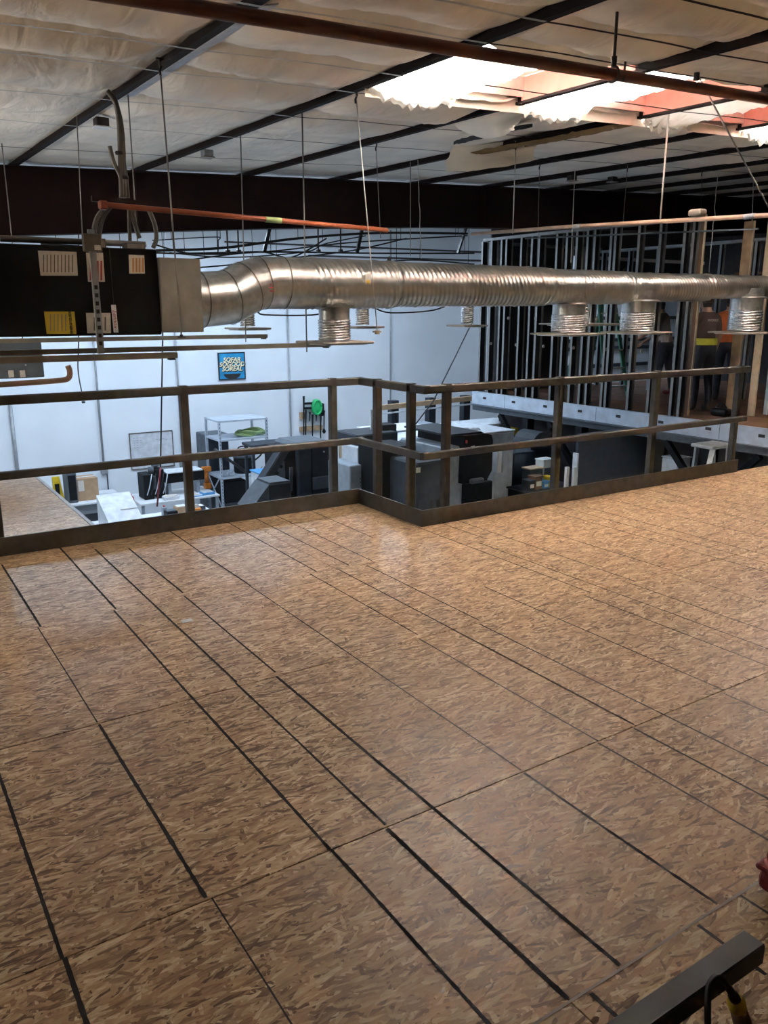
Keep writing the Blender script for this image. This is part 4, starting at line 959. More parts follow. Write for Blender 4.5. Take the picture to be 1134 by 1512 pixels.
# clutter of paper stacks and trays on the tables
k = 0
for (x, y, w_, d_, h_, mt, lab) in ((4.95, 15.32, .3, .18, .07, 'white', 'flat white paper stack left of the black tower machine'), (5.0, 13.6, .25, .5, .05, 'paper', 'cream paper ream on the front table corner'),
                            (4.02, 16.2, .36, .3, .05, 'mach_light', 'flat pale tray on the wall table beside the carton'), (5.72, 15.36, .26, .2, .05, 'blue_bin', 'blue folder lying on the table by the feed bar'), (5.4, 15.35, .24, .2, .03, 'white', 'single white paper pile under the feed bar')):
    s = thing('paper_stack' if mt in ('white', 'paper') else 'tray', (x, y, TZ), lab, 'paper stack' if mt in ('white', 'paper') else 'tray')
    mb = MB(); mb.rbox((x-w_/2, y-d_/2, TZ+.001), (x+w_/2, y+d_/2, TZ+h_), .006, 1); obj('body', mb, mt, s)
    mb = MB(); mb.rbox((x-w_/2+.02, y-d_/2+.01, TZ+h_+.001), (x+w_/2-.03, y+d_/2-.02, TZ+h_+.014), .003, 1); obj('top_sheet', mb, 'film_white' if mt != 'white' else 'paper', s)
kinds = (('keyboard', 'flat black keyboard left on the front table', 'mach_black', 4.62, 13.52, .36, .13, .025), ('tape_gun', 'small orange tape gun on the front table edge', 'orange', 4.98, 13.95, .14, .10, .10), ('parts_tray', 'dark blue parts tray at the front table end', 'panel_blue', 5.08, 14.2, .26, .2, .08), ('carton', 'tan carton with torn flap on the front table', 'cardboard', 4.75, 14.15, .22, .2, .13), ('ink_bottle', 'grey squat ink bottle by the torn carton', 'mach_grey', 4.42, 14.1, .09, .09, .16), ('label_printer', 'small black label printer behind the keyboard', 'mach_black', 4.45, 13.82, .2, .2, .15), ('sample_sheets', 'blue and white sample sheets under the feed bar', 'blue_bin', 5.5, 15.3, .2, .14, .02))
for nm, lab, mt, x, y, w_, d_, h_ in kinds:
    s = thing(nm, (x, y, TZ), lab, nm.replace('_', ' '))
    mb = MB(); mb.rbox((x-w_/2, y-d_/2, TZ+.001), (x+w_/2, y+d_/2, TZ+h_), .012, 2); obj('body', mb, mt, s)
    if nm == 'ink_bottle': mb = MB(); mb.lathe([(.02, 0), (.02, .03)], (x, y, TZ+h_+.001), 10); obj('cap', mb, 'red_plastic', s)
    elif nm == 'tape_gun': mb = MB(); mb.tube([(x, y-.02, TZ+h_+.03), (x, y+.02, TZ+h_+.03)], .045, 14); obj('tape_roll', mb, 'paper', s)
    else: mb = MB(); mb.rbox((x-w_*.4, y-d_*.4, TZ+h_+.001), (x+w_*.38, y+d_*.36, TZ+h_+.010), .002, 1); obj('top_insert', mb, 'mach_mid' if mt == 'mach_black' else 'white', s)
mb = MB(); x = onto(303, 15.95); mb.rbox((x-.06, 15.8, TZ+.001), (x+.08, 15.95, TZ+.12), .02, 2); mb.tube([(x, 15.87, TZ+.1), (x-.01, 15.87, TZ+.40)], [.05, .035], 10); mb.rbox((x-.10, 15.82, TZ+.36), (x+.10, 15.92, TZ+.47), .02, 2)
obj('cordless_drill', mb, 'orange', label='orange power tool standing by the metal shelving', cat='tool')
# hanging red hose reel cable
hz = thing('air_hose', at(234, 745, Y=13.2), 'thin black overhead hose with red lower end hanging by the whiteboard', 'hose')
a, b_, c = at(243, 330, Y=13.2), at(237, 690, Y=13.2), at(232, 748, Y=13.2)
mb = MB(); mb.tube([a, b_], .013, 8); obj('hose', mb, 'cable_black', hz); mb = MB(); mb.tube([b_, c], .016, 8); obj('hose_end', mb, 'red_case', hz)
dw = thing('drop_wire', at(123, 592, Y=11.2), 'thin wire with plug dangling before the wall left of the conduit', 'wire')
mb = MB(); mb.tube(smooth(pix([(116, 342), (116, 420), (116, 510), (115, 540), (117, 560), (121, 580), (123, 590)], 11.2)), .008, 6); obj('strand', mb, 'cable_black', dw); p = at(123, 592, Y=11.2); mb = MB(); mb.rbox((p.x-.02, p.y-.02, p.z-.03), (p.x+.02, p.y+.02, p.z), .006, 1); obj('plug', mb, 'mach_mid', dw)

# ---- metal shelving
sx0, sx1, sy0, sy1 = 5.86, 7.10, 15.12, 15.60
sx0, sx1 = at(323, 620, Y=15.25).x, at(393, 620, Y=15.25).x
sy0, sy1 = 15.25, 16.0 - .02
zt = at(322, 622, Y=15.25).z
sh = thing('metal_shelving', ((sx0+sx1)/2, 15.6, FL), 'grey slotted metal shelving unit with green cord on a shelf', 'shelving')
for x in (sx0, sx1):
    for y in (sy0, sy1):
        mb = MB(); mb.box((x-.022, y-.022, FL), (x+.022, y+.022, zt)); p = obj('upright', mb, 'galv_pale', sh)
        if y == sy0:
            mb = MB()
            for i in range(30): mb.box((x-.006, y-.0235, zt-.08-i*.07), (x+.006, y-.0221, zt-.05-i*.07))
            obj('slots', mb, 'ink', p, kind='stuff')
SHZ = [zt, at(322, 650, Y=15.25).z, at(325, 706, Y=15.25).z, FL + .45]
for z in SHZ:
    mb = MB(); mb.box((sx0-.02, sy0-.02, z-.035), (sx1+.02, sy1+.02, z)); obj('shelf', mb, 'galv_pale', sh)
mb = MB(); mb.bar((sx0-.03, sy0, SHZ[2]+.02), (sx0-.03, sy1, SHZ[2]-.6), .02, .02); mb.bar((sx0-.03, sy1, SHZ[2]+.02), (sx0-.03, sy0, SHZ[2]-.6), .02, .02); obj('side_brace', mb, 'galv_pale', sh)
c0 = Vector(((sx0+sx1)/2+.28, 15.5, SHZ[1])); pts = []
for i in range(140):
    t = i * .33; r = .30 + .06 * math.sin(i * .7); pts.append((c0.x + r * math.cos(t), c0.y + .55 * r * math.sin(t), c0.z + .02 + .10 * i / 140 + .015 * math.sin(i * 1.3)))
mb = MB(); mb.tube(pts, .013, 5); obj('cord_coil', mb, 'cord_green', label='pale green cord coil lying on the upper metal shelf', cat='cord')
z = SHZ[2]; x = sx0 + .35
vc = thing('shop_vacuum', (x + .2, 15.5, z), 'black canister vacuum with hose on the lower metal shelf', 'vacuum')
mb = MB(); mb.lathe([(.17, .0), (.19, .03), (.19, .30), (.17, .32)], (x+.25, 15.55, z + .001), 18); obj('tank', mb, 'mach_black', vc)
mb = MB(); mb.lathe([(.20, .325), (.20, .36), (.15, .45), (.05, .47)], (x+.25, 15.55, z + .001), 18); obj('motor_head', mb, 'mach_mid', vc)
mb = MB(); mb.tube(smooth([(x+.42, 15.5, z+.2), (x+.62, 15.45, z+.35), (x+.7, 15.5, z+.5)]), .018, 8); obj('hose', mb, 'cable_black', vc)
mb = MB(); mb.tube(smooth([(x+.13, 15.55, z+.44), (x+.16, 15.5, z+.55), (x+.34, 15.5, z+.55), (x+.37, 15.55, z+.44)]), .014, 8); obj('handle', mb, 'mach_black', vc)
mb = MB(); a, b_ = Vector((sx0-.15, 15.18, z+.62)), Vector((sx0+.5, 15.2, z+.08)); mb.tube([a, b_], .03, 8)
obj('black_tube', mb, 'cable_black', label='black tube leaning across the lower metal shelf', cat='tube')
for i in range(9):
    xx = sx0 + .12 + i * .13; hh = random.uniform(.05, .12)
    if .25 < xx - sx0 < .85: continue
    mb = MB(); mb.rbox((xx-.05, 15.28, z+.001), (xx+.05, 15.42, z+hh), .01, 1); mb.tube([(xx-.04, 15.3, z+hh*.9), (xx+.05, 15.35, z+hh+.04)], .01, 6)
    obj('small_tool', mb, random.choice(['mach_black', 'mach_mid', 'mach_grey', 'wood_dark']), label='small dark hand tool among clutter on the lower metal shelf', cat='tool', group='tools on the lower shelf')
mb = MB(); mb.rbox((sx0+.06, 15.3, z-.55), (sx0+.55, 15.8, z-.10), .02, 1); bn = obj('storage_bin', mb, 'mach_black', label='black storage bin under the lower metal shelf', cat='bin')
bn['_'] = 0; del bn['_']
mb = MB(); mb.rbox((sx0+.06, 15.3, FL+.451), (sx0+.55, 15.8, z-.552), .02, 1); obj('storage_bin', mb, 'mach_dark', label='lower dark bin stacked on the bottom metal shelf', cat='bin')
o, e = pbox('tall_cabinet', 307, 340, 641, 760, 16.15, .6, 'mach_mid', None, .015, FL, label='tall dark grey cabinet standing behind the metal shelving', cat='cabinet')
mb = MB(); mb.box((e[0]+.03, 16.135, -2.0), (e[1]-.03, 16.149, e[3]-.05)); obj('door', mb, 'mach_dark', o)

# ---- incline conveyor and folder feeding the dark cabinet
CYo = 11.72
cv = thing('incline_conveyor', (5.6, CYo, FL), 'dark inclined belt conveyor rising to the dark cabinet', 'conveyor')
a, b_ = at(368, 742, Y=CYo), at(420, 660, Y=CYo); d = (b_ - a).normalized(); a2 = a - d * .9
mb = MB(); mb.bar(a2, b_, .42, .11, (0, 1, 0)); 
mb = MB(); up = Vector((-d.z, 0, d.x)); mb.add([q + s * Vector((0, .12, 0)) + t * up for q in (a2, b_) for s, t in ((-1, -.06), (1, -.06), (1, .05), (-1, .05))], [(3,2,1,0),(4,5,6,7),(0,1,5,4),(1,2,6,5),(2,3,7,6),(3,0,4,7)]); obj('frame', mb, 'mach_dark', cv)
mb = MB(); mb.add([q + s * Vector((0, .105, 0)) + t * up for q in (a2, b_) for s, t in ((-1, .051), (1, .051), (1, .065), (-1, .065))], [(3,2,1,0),(4,5,6,7),(0,1,5,4),(1,2,6,5),(2,3,7,6),(3,0,4,7)]); obj('belt', mb, 'mach_dark', cv)
n = 16
for i in range(n):
    q = a2.lerp(b_, (i + .5) / n); mb = MB(); mb.tube([q + Vector((0, -.125, 0)) - up * .08, q + Vector((0, .125, 0)) - up * .08], .028, 8); obj('roller', mb, 'mach_black', cv)
q = a2.lerp(b_, .62)
for s in (-.09, .09):
    mb = MB(); mb.bar((q.x, CYo + s, FL), (q.x, CYo + s, q.z - .12), .05, .05); obj('leg', mb, 'mach_mid', cv)
o, e = pbox('delivery_hood', 398, 431, 713, 760, 10.95, .5, 'mach_dark', None, .02, FL, label='low grey sloped delivery hood below the conveyor', cat='machine')
mb = MB(); mb.prism([(e[0]-.32, e[3]-.36), (e[0]-.001, e[3]-.01), (e[0]-.001, e[3]-.36)], 10.95, 11.45); obj('sloped_chute', mb, 'mach_mid', o)
mb = MB(); mb.rbox((e[0]+.02, 10.97, e[3]+.001), (e[1]-.02, 11.43, e[3]+.02), .006, 1); obj('top_cover', mb, 'mach_mid', o)
o, e = pbox('stock_trolley', 384, 398, 700, 720, 13.4, .4, 'mach_light', None, .01, None, label='pale blue paper trolley seen under the conveyor', cat='trolley')
for x in (e[0]+.02, e[1]-.06):
    for y in (13.42, 13.74): mb = MB(); mb.box((x, y, FL), (x+.04, y+.04, e[2]-.001)); obj('leg', mb, 'mach_mid', o)
mb = MB(); mb.rbox((e[0]-.02, 13.37, e[3]+.001), (e[1]+.1, 13.82, e[3]+.03), .006, 1); obj('sheet_pile', mb, 'blue_bin', o)

# dark finishing cabinet
dc = thing('finishing_cabinet', at(462, 735, Y=12.0), 'tall dark blue-grey finishing machine cabinet behind the railing post', 'machine')
dc.location.z = FL; dc['_w'] = tuple(dc.location)
_, e1 = pbox('side_tower', 421, 440, 664, 735, 12.05, .8, 'mach_black', dc, .01, FL)
_, e2 = pbox('door_panel', 440.5, 460, 661, 735, 11.95, .9, 'mach_dark', dc, .02, FL)
_, e3 = pbox('main_body', 460.5, 499, 659, 735, 12.0, 1.0, 'mach_dark', dc, .02, FL)
pbox('lower_drawer', 463, 487, 704, 722, 11.93, .06, 'mach_mid', dc, .008)
mb = MB(); mb.prism([(e2[0]+.02, e2[3]+.001), (e3[1]-.02, e2[3]+.001), (e3[1]-.1, e2[3]+.05), (e2[0]+.12, e2[3]+.05)], 12.0, 12.9); obj('lid', mb, 'mach_mid', dc)
mb = MB(); mb.lathe([(.03, 0), (.03, .02)], (e1[0]+.1, 12.03, e1[3]+.001), 10); mb.lathe([(.11, 0), (.13, .03), (.12, .06)], (e1[0]+.05, 12.3, e1[3]+.001), 16); obj('feed_roll', mb, 'mach_black', dc)
p = at(478, 667, Y=11.995); mb = MB(); mb.lathe([(.015, 0), (.012, .02)], (0, 0, 0), 8, Matrix.Translation(p) @ Matrix.Rotation(PI/2, 4, 'X')); obj('lock', mb, 'mach_light', dc)
for px in (428, 431):
    mb = MB(); a, b_ = at(px, 690, Y=12.04), at(px, 725, Y=12.04); mb.tube([a, b_], .012, 6); obj('cable', mb, 'mach_mid', dc)
o, e = pbox('waste_table', 372, 430, 655, 659, 14.2, .5, 'mach_dark', None, .01, None, label='dark narrow bench top behind the conveyor head', cat='table')
for x in (e[0]+.03, e[1]-.08):
    for y in (14.25, 14.6): mb = MB(); mb.box((x, y, FL), (x+.05, y+.05, e[2]-.001)); obj('leg', mb, 'mach_dark', o)

# grey control cabinet with screen
cc = thing('control_cabinet', at(540, 735, Y=10.6), 'light grey control cabinet with small screen and buttons at the jog', 'cabinet')
cc.location.z = FL; cc['_w'] = tuple(cc.location)
_, e = pbox('body', 517, 553, 686, 740, 10.6, .7, 'mach_grey', cc, .015, FL)
pbox('screen', 535.5, 543, 689, 701, 10.592, .007, 'smoke_glass', cc, .002)
mb = MB()
for i in range(4):
    for j in range(3):
        p = at(533 + i * 4, 707 + j * 5, Y=10.592); mb.box((p.x - .014, 10.585, p.z - .012), (p.x + .014, 10.5995, p.z + .012))
obj('buttons', mb, 'mach_mid', cc)
pbox('open_frame', 528, 552, 660, 685.5, 10.75, .5, 'mach_light', cc, .01); pbox('frame_hole', 531, 538, 663, 682, 10.74, .009, 'mach_black', cc, .002); pbox('frame_hole', 543, 551, 665, 682, 10.74, .009, 'mach_black', cc, .002)
for px in (540, 547):
    a, b_ = at(px, 660, Y=10.72), at(px + 1, 682, Y=10.72); mb = MB(); mb.tube([a, b_], .014, 6); obj('cable', mb, 'cable_black', cc)
_, e = pbox('top_tray', 527, 588, 640, 661, 10.9, .7, 'mach_dark', cc, .02)
_, e = pbox('black_camera_box', 566, 586, 627, 643, 11.1, .3, 'mach_black', cc, .01)
pbox('lamp_arm', 548, 551, 605, 640, 11.3, .03, 'mach_light', cc, .002)
pbox('wood_block', 518, 527, 636.5, 647, 12.6, .3, 'wood', None, .006, FL, label='pale wooden crate side behind the control cabinet', cat='crate')
pbox('wood_block', 513, 529, 652, 659, 11.7, .3, 'wood_pale', None, .006, FL, label='low pale wooden plank stack behind the control cabinet', cat='crate')
# big digital press
ps = thing('printing_press', at(650, 745, Y=9.8), 'large printing press with black side, white covers and dark rounded hood', 'machine')
ps.location.z = FL; ps['_w'] = tuple(ps.location)
pbox('black_side', 564, 615, 660, 745, 10.0, .7, 'mach_black', ps, .02, FL)
pbox('side_slit', 588, 590, 668, 735, 9.994, .005, 'mach_mid', ps, .001)
_, e = pbox('front_door', 615.5, 656, 682, 750, 9.3, .9, 'mach_dark', ps, .03, FL)
pbox('warning_label', 614.5, 621, 690.5, 698, 9.292, .006, 'paper', ps, .001)
for px in (636, 645): pbox('vent_slot', px, px + 3, 738, 750, 9.29, .008, 'ink', ps, .001)
_, e = pbox('grey_pillar', 656.5, 684, 660, 750, 9.5, 1.2, 'mach_grey', ps, .02, FL)
mb = MB(); a = at(684, 650, Y=9.4); b_ = at(728, 650, Y=9.4); zt_ = at(700, 642, Y=9.4).z; zb_ = at(700, 712, Y=9.4).z
mb.prism([(a.x, zb_), (b_.x-.1, zb_), (b_.x, zb_+.15), (b_.x, zt_-.12), (b_.x-.03, zt_-.03), (b_.x-.14, zt_), (a.x+.02, zt_)], 9.4, 10.6); obj('rounded_hood', mb, 'mach_black', ps)
mb = MB(); mb.prism([(a.x-.25, zt_+.001), (b_.x-.14, zt_+.001), (b_.x-.2, zt_+.03), (a.x-.25, zt_+.03)], 9.45, 10.6); obj('hood_lid', mb, 'mach_dark', ps)
for px, py in ((689, 652), (697, 661), (700, 660)):
    p = at(px, py, Y=9.395); mb = MB(); mb.box((p.x-.02, 9.392, p.z-.025), (p.x+.015, 9.3995, p.z+.02)); obj('badge', mb, 'ink_red' if px < 695 else 'white', ps)
_, e = pbox('under_hood', 684.5, 727, 713, 752, 9.45, 1.0, 'mach_black', ps, .01, FL)
pbox('tray_handle', 697, 716, 707, 714, 9.30, .09, 'mach_mid', ps, .02)
_, e = pbox('white_module', 728.5, 757, 664, 750, 9.9, .9, 'mach_light', ps, .02, FL)
for px in (735, 743): pbox('white_fin', px, px + 6, 662, 698, 9.78, .11, 'white', ps, .006)
pbox('dark_window', 757.5, 790, 668, 722, 10.0, .6, 'smoke_glass', ps, .02, FL)
mb = MB()
x0, x1 = at(575, 660, Y=10.4).x, at(770, 650, Y=11.5).x
# white top covers and trays behind the front units
for (px0, px1, yt, yb_, Y, dep, mt) in ((622, 655, 659, 672, 10.3, .5, 'mach_light'), (575, 650, 650, 660, 11.2, .55, 'white'), (600, 690, 646, 652, 11.8, .75, 'mach_light'), (690, 760, 640, 652, 11.2, 1.3, 'mach_light'), (560, 640, 636, 648, 12.6, .8, 'white'), (640, 700, 634, 644, 12.8, .7, 'white'), (700, 765, 628, 640, 12.6, .8, 'mach_light')):
    pbox('rear_module', px0, px1, yt, yb_, Y, dep, 'mach_grey', ps, .02, FL)
    pbox('top_cover', px0 - 1, px1 + 1, yt - 2, yt - .2, Y - .01, dep + .02, mt, ps, .008)
for px in (676, 683, 693, 699):
    c = at(px, 637, Y=11.6); mb = MB(); mb.tube([c + Vector((0, -.12, 0)), c + Vector((0, .12, 0))], .085, 16); rr = obj('media_roll', mb, 'white', ps)
    mb = MB(); mb.tube([c + Vector((0, -.125, 0)), c + Vector((0, -.1205, 0))], .03, 12); obj('roll_core', mb, 'mach_mid', rr)
for (px0, px1, yt, yb_) in ((712, 738, 626, 631), (730, 766, 634, 644)):
    pbox('yellow_tray' if px0 == 730 else 'small_tray', px0, px1, yt, yb_, 12.0, .3, 'yellow' if px0 == 730 else 'mach_light', ps, .01)
pbox('black_strip', 630, 655, 652, 654, 11.75, .04, 'mach_black', ps, .002); pbox('stack_box', 622, 640, 625, 640, 13.4, .3, 'mach_grey', ps, .01, FL); 
for i in range(3): pbox('cover_joint', 600 + i * 22, 601 + i * 22, 650, 660, 11.19, .008, 'mach_grey', ps, .001)
# wooden rail rack behind the press, beneath the wall
wr = thing('paper_rack', at(620, 640, Y=14.2), 'long rack with a wooden top rail on dark posts behind the press', 'rack')
wr.location.z = FL; wr['_w'] = tuple(wr.location)
RY = 14.2
a, b_ = at(552, 603, Y=RY), at(697, 584, Y=RY); b_.z = a.z + .06
mb = MB(); mb.bar(a, b_, .10, .10); obj('wood_rail', mb, 'wood', wr)
mb = MB(); mb.bar(a + Vector((0, -.06, -.12)), b_ + Vector((0, -.06, -.12)), .03, .03); obj('thin_rail', mb, 'mach_light', wr)
for px in (586, 641, 692):
    p = at(px, 610, Y=RY); mb = MB(); mb.box((p.x - .09, RY + .06, FL), (p.x + .09, RY + .22, a.z + .12)); obj('post', mb, 'mach_dark', wr)
mb = MB(); mb.bar((a.x, RY, a.z - .05), (a.x, RY, FL), .04, .04); obj('end_post', mb, 'galv_pale', wr)
mb = MB(); mb.bar((a.x + .5, RY-.02, a.z - .06), (a.x + .66, RY-.02, a.z - .7), .03, .03); obj('brace', mb, 'mach_black', wr)
mb = MB(); mb.box((at(635, 620, Y=RY+.3).x, RY + .3, FL), (b_.x + .6, RY + .36, a.z - .5)); obj('back_panel', mb, 'mach_dark', wr)
# slanting cable up to the duct
mb = MB(); mb.tube([at(697, 476, Y=12.0), at(640, 592, Y=12.0), at(614, 626, Y=12.0)], .012, 6); obj('slanting_cable', mb, 'cable_black', label='black cable slanting from the rear diffuser down to the press', cat='cable')
# dark panel and clutter under the right mezzanine
_, e = pbox('partition_panel', 852, 955, 636, 760, 8.9, .06, 'panel_blue', None, .004, FL, label='large blue-black partition panel under the far mezzanine', cat='panel')
mb = MB(); mb.box((e[0]-.03, 8.88, FL), (e[0]-.001, 8.98, e[3]-.3)); obj('edge_strip', mb, 'mach_light', _)
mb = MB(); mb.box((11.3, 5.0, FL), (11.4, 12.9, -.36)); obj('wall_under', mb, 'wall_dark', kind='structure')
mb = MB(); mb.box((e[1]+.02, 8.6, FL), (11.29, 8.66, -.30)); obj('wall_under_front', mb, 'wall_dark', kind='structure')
cr = thing('covered_machine', at(800, 690, Y=10.4), 'dark domed machine hood seen under the far mezzanine', 'machine'); cr.location.z = FL; cr['_w'] = tuple(cr.location)
a, b_ = at(781, 690, Y=10.4), at(818, 690, Y=10.4); zt_, zb_ = at(800, 638, Y=10.4).z, at(800, 686, Y=10.4).z
n = 12; pts = [(a.x, FL), (b_.x, FL)] + [((a.x+b_.x)/2 + (b_.x-a.x)/2 * math.cos(PI * i / n), zb_ + .1 + (zt_ - zb_ - .1) * math.sin(PI * i / n) ** .8) for i in range(n + 1)]
mb = MB(); mb.prism(pts, 10.4, 10.9); obj('hood', mb, 'mach_dark', cr)
mb = MB(); mb.rbox((a.x, 10.3, zb_-.1), (b_.x, 10.398, zb_), .02, 1); obj('sill', mb, 'mach_mid', cr)
o, e = pbox('clutter_bench', 780, 846, 724, 760, 9.3, .5, 'mach_black', None, .01, FL, label='black bench under the clutter pile below the far mezzanine', cat='bench')
mb = MB(); mb.rbox((e[0]-.02, 9.28, e[3]+.001), (e[1]+.02, 9.82, e[3]+.03), .006, 1); obj('bench_top', mb, 'mach_dark', o)
BZ = e[3] + .031
for (x0, x1, yt, Y, dp, mt, lab) in ((782, 790, 712, 9.34, .18, 'mach_dark', 'dark parts box at the foot of the column'), (791, 801, 706, 9.34, .18, 'wood_dark', 'brown parts carton on the bench under the far mezzanine'), (803, 811, 713, 9.34, .16, 'blue_bin', 'blue printed carton beside the railing post'), (812, 817, 706, 9.34, .16, 'yellow', 'small yellow box on the clutter bench'),
                              (783, 801, 694, 9.56, .2, 'mach_mid', 'grey tray stack with a pale board behind the parts boxes'), (803, 818, 681, 9.56, .2, 'white', 'white boxes stacked behind the yellow box')):
    a, b_ = at(x0, yt, Y=Y), at(x1, yt, Y=Y); s = thing('clutter_box', ((a.x+b_.x)/2, Y, BZ), lab, 'box'); zt_ = max(a.z, BZ + .06)
    mb = MB(); mb.rbox((a.x, Y, BZ), (b_.x, Y + dp, zt_), .008, 1); obj('carton', mb, mt, s)
    mb = MB(); mb.rbox((a.x - .015, Y - .01, zt_ + .001), (b_.x + .015, Y + dp, zt_ + .022), .004, 1); obj('lid', mb, 'wood_pale' if mt == 'mach_mid' else mt, s)
    mb = MB(); mb.box((a.x + .02, Y - .004, BZ + (zt_ - BZ) * .3), (b_.x - .02, Y - .0005, BZ + (zt_ - BZ) * .7)); obj('label_patch', mb, 'paper' if mt != 'white' else 'mach_mid', s)
for px in (836, 847):
    o, e = pbox('pale_post', px, px + 4, 690, 735, 8.75, .05, 'white', None, .004, FL, label='thin white upright nearest the railing post' if px == 836 else 'thin white upright at the partition panel edge', cat='post')
    mb = MB(); mb.box((e[0]-.03, 8.73, FL), (e[1]+.03, 8.749, FL + .02)); obj('foot', mb, 'mach_mid', o)
# folded step ladder and paper box behind the railing end
ld = thing('step_ladder', at(1050, 690, Y=6.6), 'aluminium step ladder head poking up behind the railing end', 'ladder'); ld.location.z = FL; ld['_w'] = tuple(ld.location)
A1, A2 = at(1053, 662, Y=6.6), at(1076, 660, Y=6.6)
for top, dx, dy in ((A1, -.42, -.25), (A1 + Vector((.0, .25, 0)), .25, .55), (A2, -.05, -.25), (A2 + Vector((0, .25, 0)), .55, .55)):
    b_ = Vector((top.x + dx * 2.2, top.y + dy, FL)); mb = MB(); mb.bar(top, b_, .07, .035); obj('rail', mb, 'ladder_alu', ld)
mb = MB(); mb.rbox((A1.x - .08, 6.55, A1.z - .01), (A2.x + .06, 6.9, A1.z + .035), .01, 1); obj('top_cap', mb, 'ladder_alu', ld)
for t in (.25, .5, .75):
    q0 = A1.lerp(Vector((A1.x - .92, A1.y - .25, FL)), t); q1 = A2.lerp(Vector((A2.x - .11, A2.y - .25, FL)), t); mb = MB(); mb.bar(q0, q1, .08, .025); obj('step', mb, 'ladder_alu', ld)
o, e = pbox('paper_carton', 1000, 1019, 677, 700, 8.0, .3, 'mach_light', None, .01, None, label='pale carton beside the step ladder head', cat='box')
mb = MB(); mb.rbox((e[0]-.02, 7.98, e[3]+.001), (e[1]+.01, 8.31, e[3]+.012), .003, 1); obj('lid', mb, 'white', o)
o2, e2_ = pbox('carton_rack', 995, 1030, 701.5, 760, 7.9, .45, 'mach_black', None, .01, FL, label='black rack standing under the pale carton', cat='rack')
mb = MB(); mb.box((e2_[0]+.02, 7.89, FL + .3), (e2_[1]-.02, 7.899, e2_[3]-.05)); obj('front_panel', mb, 'mach_dark', o2)
# ================================================================== RIGHT MEZZANINE: STUD WALLS, PEOPLE
SWX, SWY = 10.74, 12.86
sw = thing('stud_wall', (SWX, 9.5, .02), 'row of bare dark metal studs framing a wall on the far mezzanine', 'stud wall')
ZS = .023
def stud(x, y, z0, z1, par, along='y', mat=('stud', 'stud_web'), depth=.15, wdt=.045):
    """C-stud: flange lips pale, web dark"""
    if along == 'y':      # wall runs along Y, web spans X
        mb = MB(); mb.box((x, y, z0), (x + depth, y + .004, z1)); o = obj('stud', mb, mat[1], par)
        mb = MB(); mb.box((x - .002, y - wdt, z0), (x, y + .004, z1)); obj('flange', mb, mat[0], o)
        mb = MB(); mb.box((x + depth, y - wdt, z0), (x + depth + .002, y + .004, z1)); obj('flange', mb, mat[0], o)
    else:
        mb = MB(); mb.box((x, y, z0), (x + .004, y + depth, z1)); o = obj('stud', mb, mat[1], par)
        mb = MB(); mb.box((x, y - .002, z0), (x + wdt, y, z1)); obj('flange', mb, mat[0], o)
        mb = MB(); mb.box((x, y + depth, z0), (x + wdt, y + depth + .002, z1)); obj('flange', mb, mat[0], o)
    return o
TOPZ = 2.96
ys = [12.84, 12.43, 12.03, 11.75, 11.62, 11.05, 10.72, 10.5, 10.05, 9.85, 9.38, 9.22, 8.88, 8.35, 8.05, 7.62]
ys = [12.84, 12.50, 12.12, 11.72, 11.55, 11.05, 10.68, 10.42, 9.86, 9.55, 9.26, 8.98]
stud_px = [705, 718, 732, 739, 760, 775, 785, 810, 824, 838, 853, 863, 886, 892, 925, 955, 989, 1001]
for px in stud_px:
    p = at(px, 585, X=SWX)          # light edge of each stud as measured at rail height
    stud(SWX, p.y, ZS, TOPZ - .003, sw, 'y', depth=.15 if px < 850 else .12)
for z0, z1 in ((.0205, .0225), (TOPZ, TOPZ + .05)):
    mb = MB(); mb.box((SWX - .004, 8.6, z0), (SWX + .16, 12.9, z1)); obj('track', mb, 'stud' if z0 > 1 else 'stud_web', sw)
for i in range(16):
    y = 8.9 + .25 * i
    mb = MB(); mb.tube([(SWX + .07, y, 1.0 + (i % 3) * .5), (SWX + .07, y + .012, 1.0 + (i % 3) * .5)], .03, 10); obj('grommet', mb, 'paper', sw)
# second wall running along X at the mezzanine end, with dark sheathing
s2 = thing('sheathed_wall', (12.4, SWY, .02), 'dark sheathed end wall with pale stud edges on the far mezzanine', 'stud wall')
for i in range(5):
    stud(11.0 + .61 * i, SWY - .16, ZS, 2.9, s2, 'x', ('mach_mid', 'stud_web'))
mb = MB(); mb.box((10.92, SWY, ZS), (13.15, SWY + .03, 3.45)); obj('sheathing', mb, 'wall_dark', s2)
mb = MB(); mb.box((10.9, SWY - .17, 2.901), (13.9, SWY + .02, 2.95)); obj('track', mb, 'stud', s2)
# inner row of studs, deeper in
s3 = thing('inner_stud_row', (14.2, 11.5, .02), 'second row of dark metal studs deeper inside the far mezzanine', 'stud wall')
for i in range(7):
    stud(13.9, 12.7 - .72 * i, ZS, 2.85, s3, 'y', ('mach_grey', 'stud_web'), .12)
mb = MB(); mb.box((13.88, 7.9, 2.851), (14.06, 12.8, 2.90)); obj('track', mb, 'mach_grey', s3)
# bulkhead panels hung between the studs
bk = thing('bulkhead', (16, 12.4, 2.2), 'dark bulkhead with pale lower lip behind the studs', 'bulkhead')
mb = MB(); mb.box((13.6, 12.9, 2.33), (22, 13.0, 2.72)); obj('panel', mb, 'mach_dark', bk); mb = MB(); mb.box((13.6, 12.88, 2.721), (22, 12.98, 2.79)); obj('lip', mb, 'white_metal', bk)
mb = MB(); mb.box((13.2, 13.0, 2.791), (25.9, 13.06, 3.78)); obj('upper_panel', mb, 'wall_dark', bk)
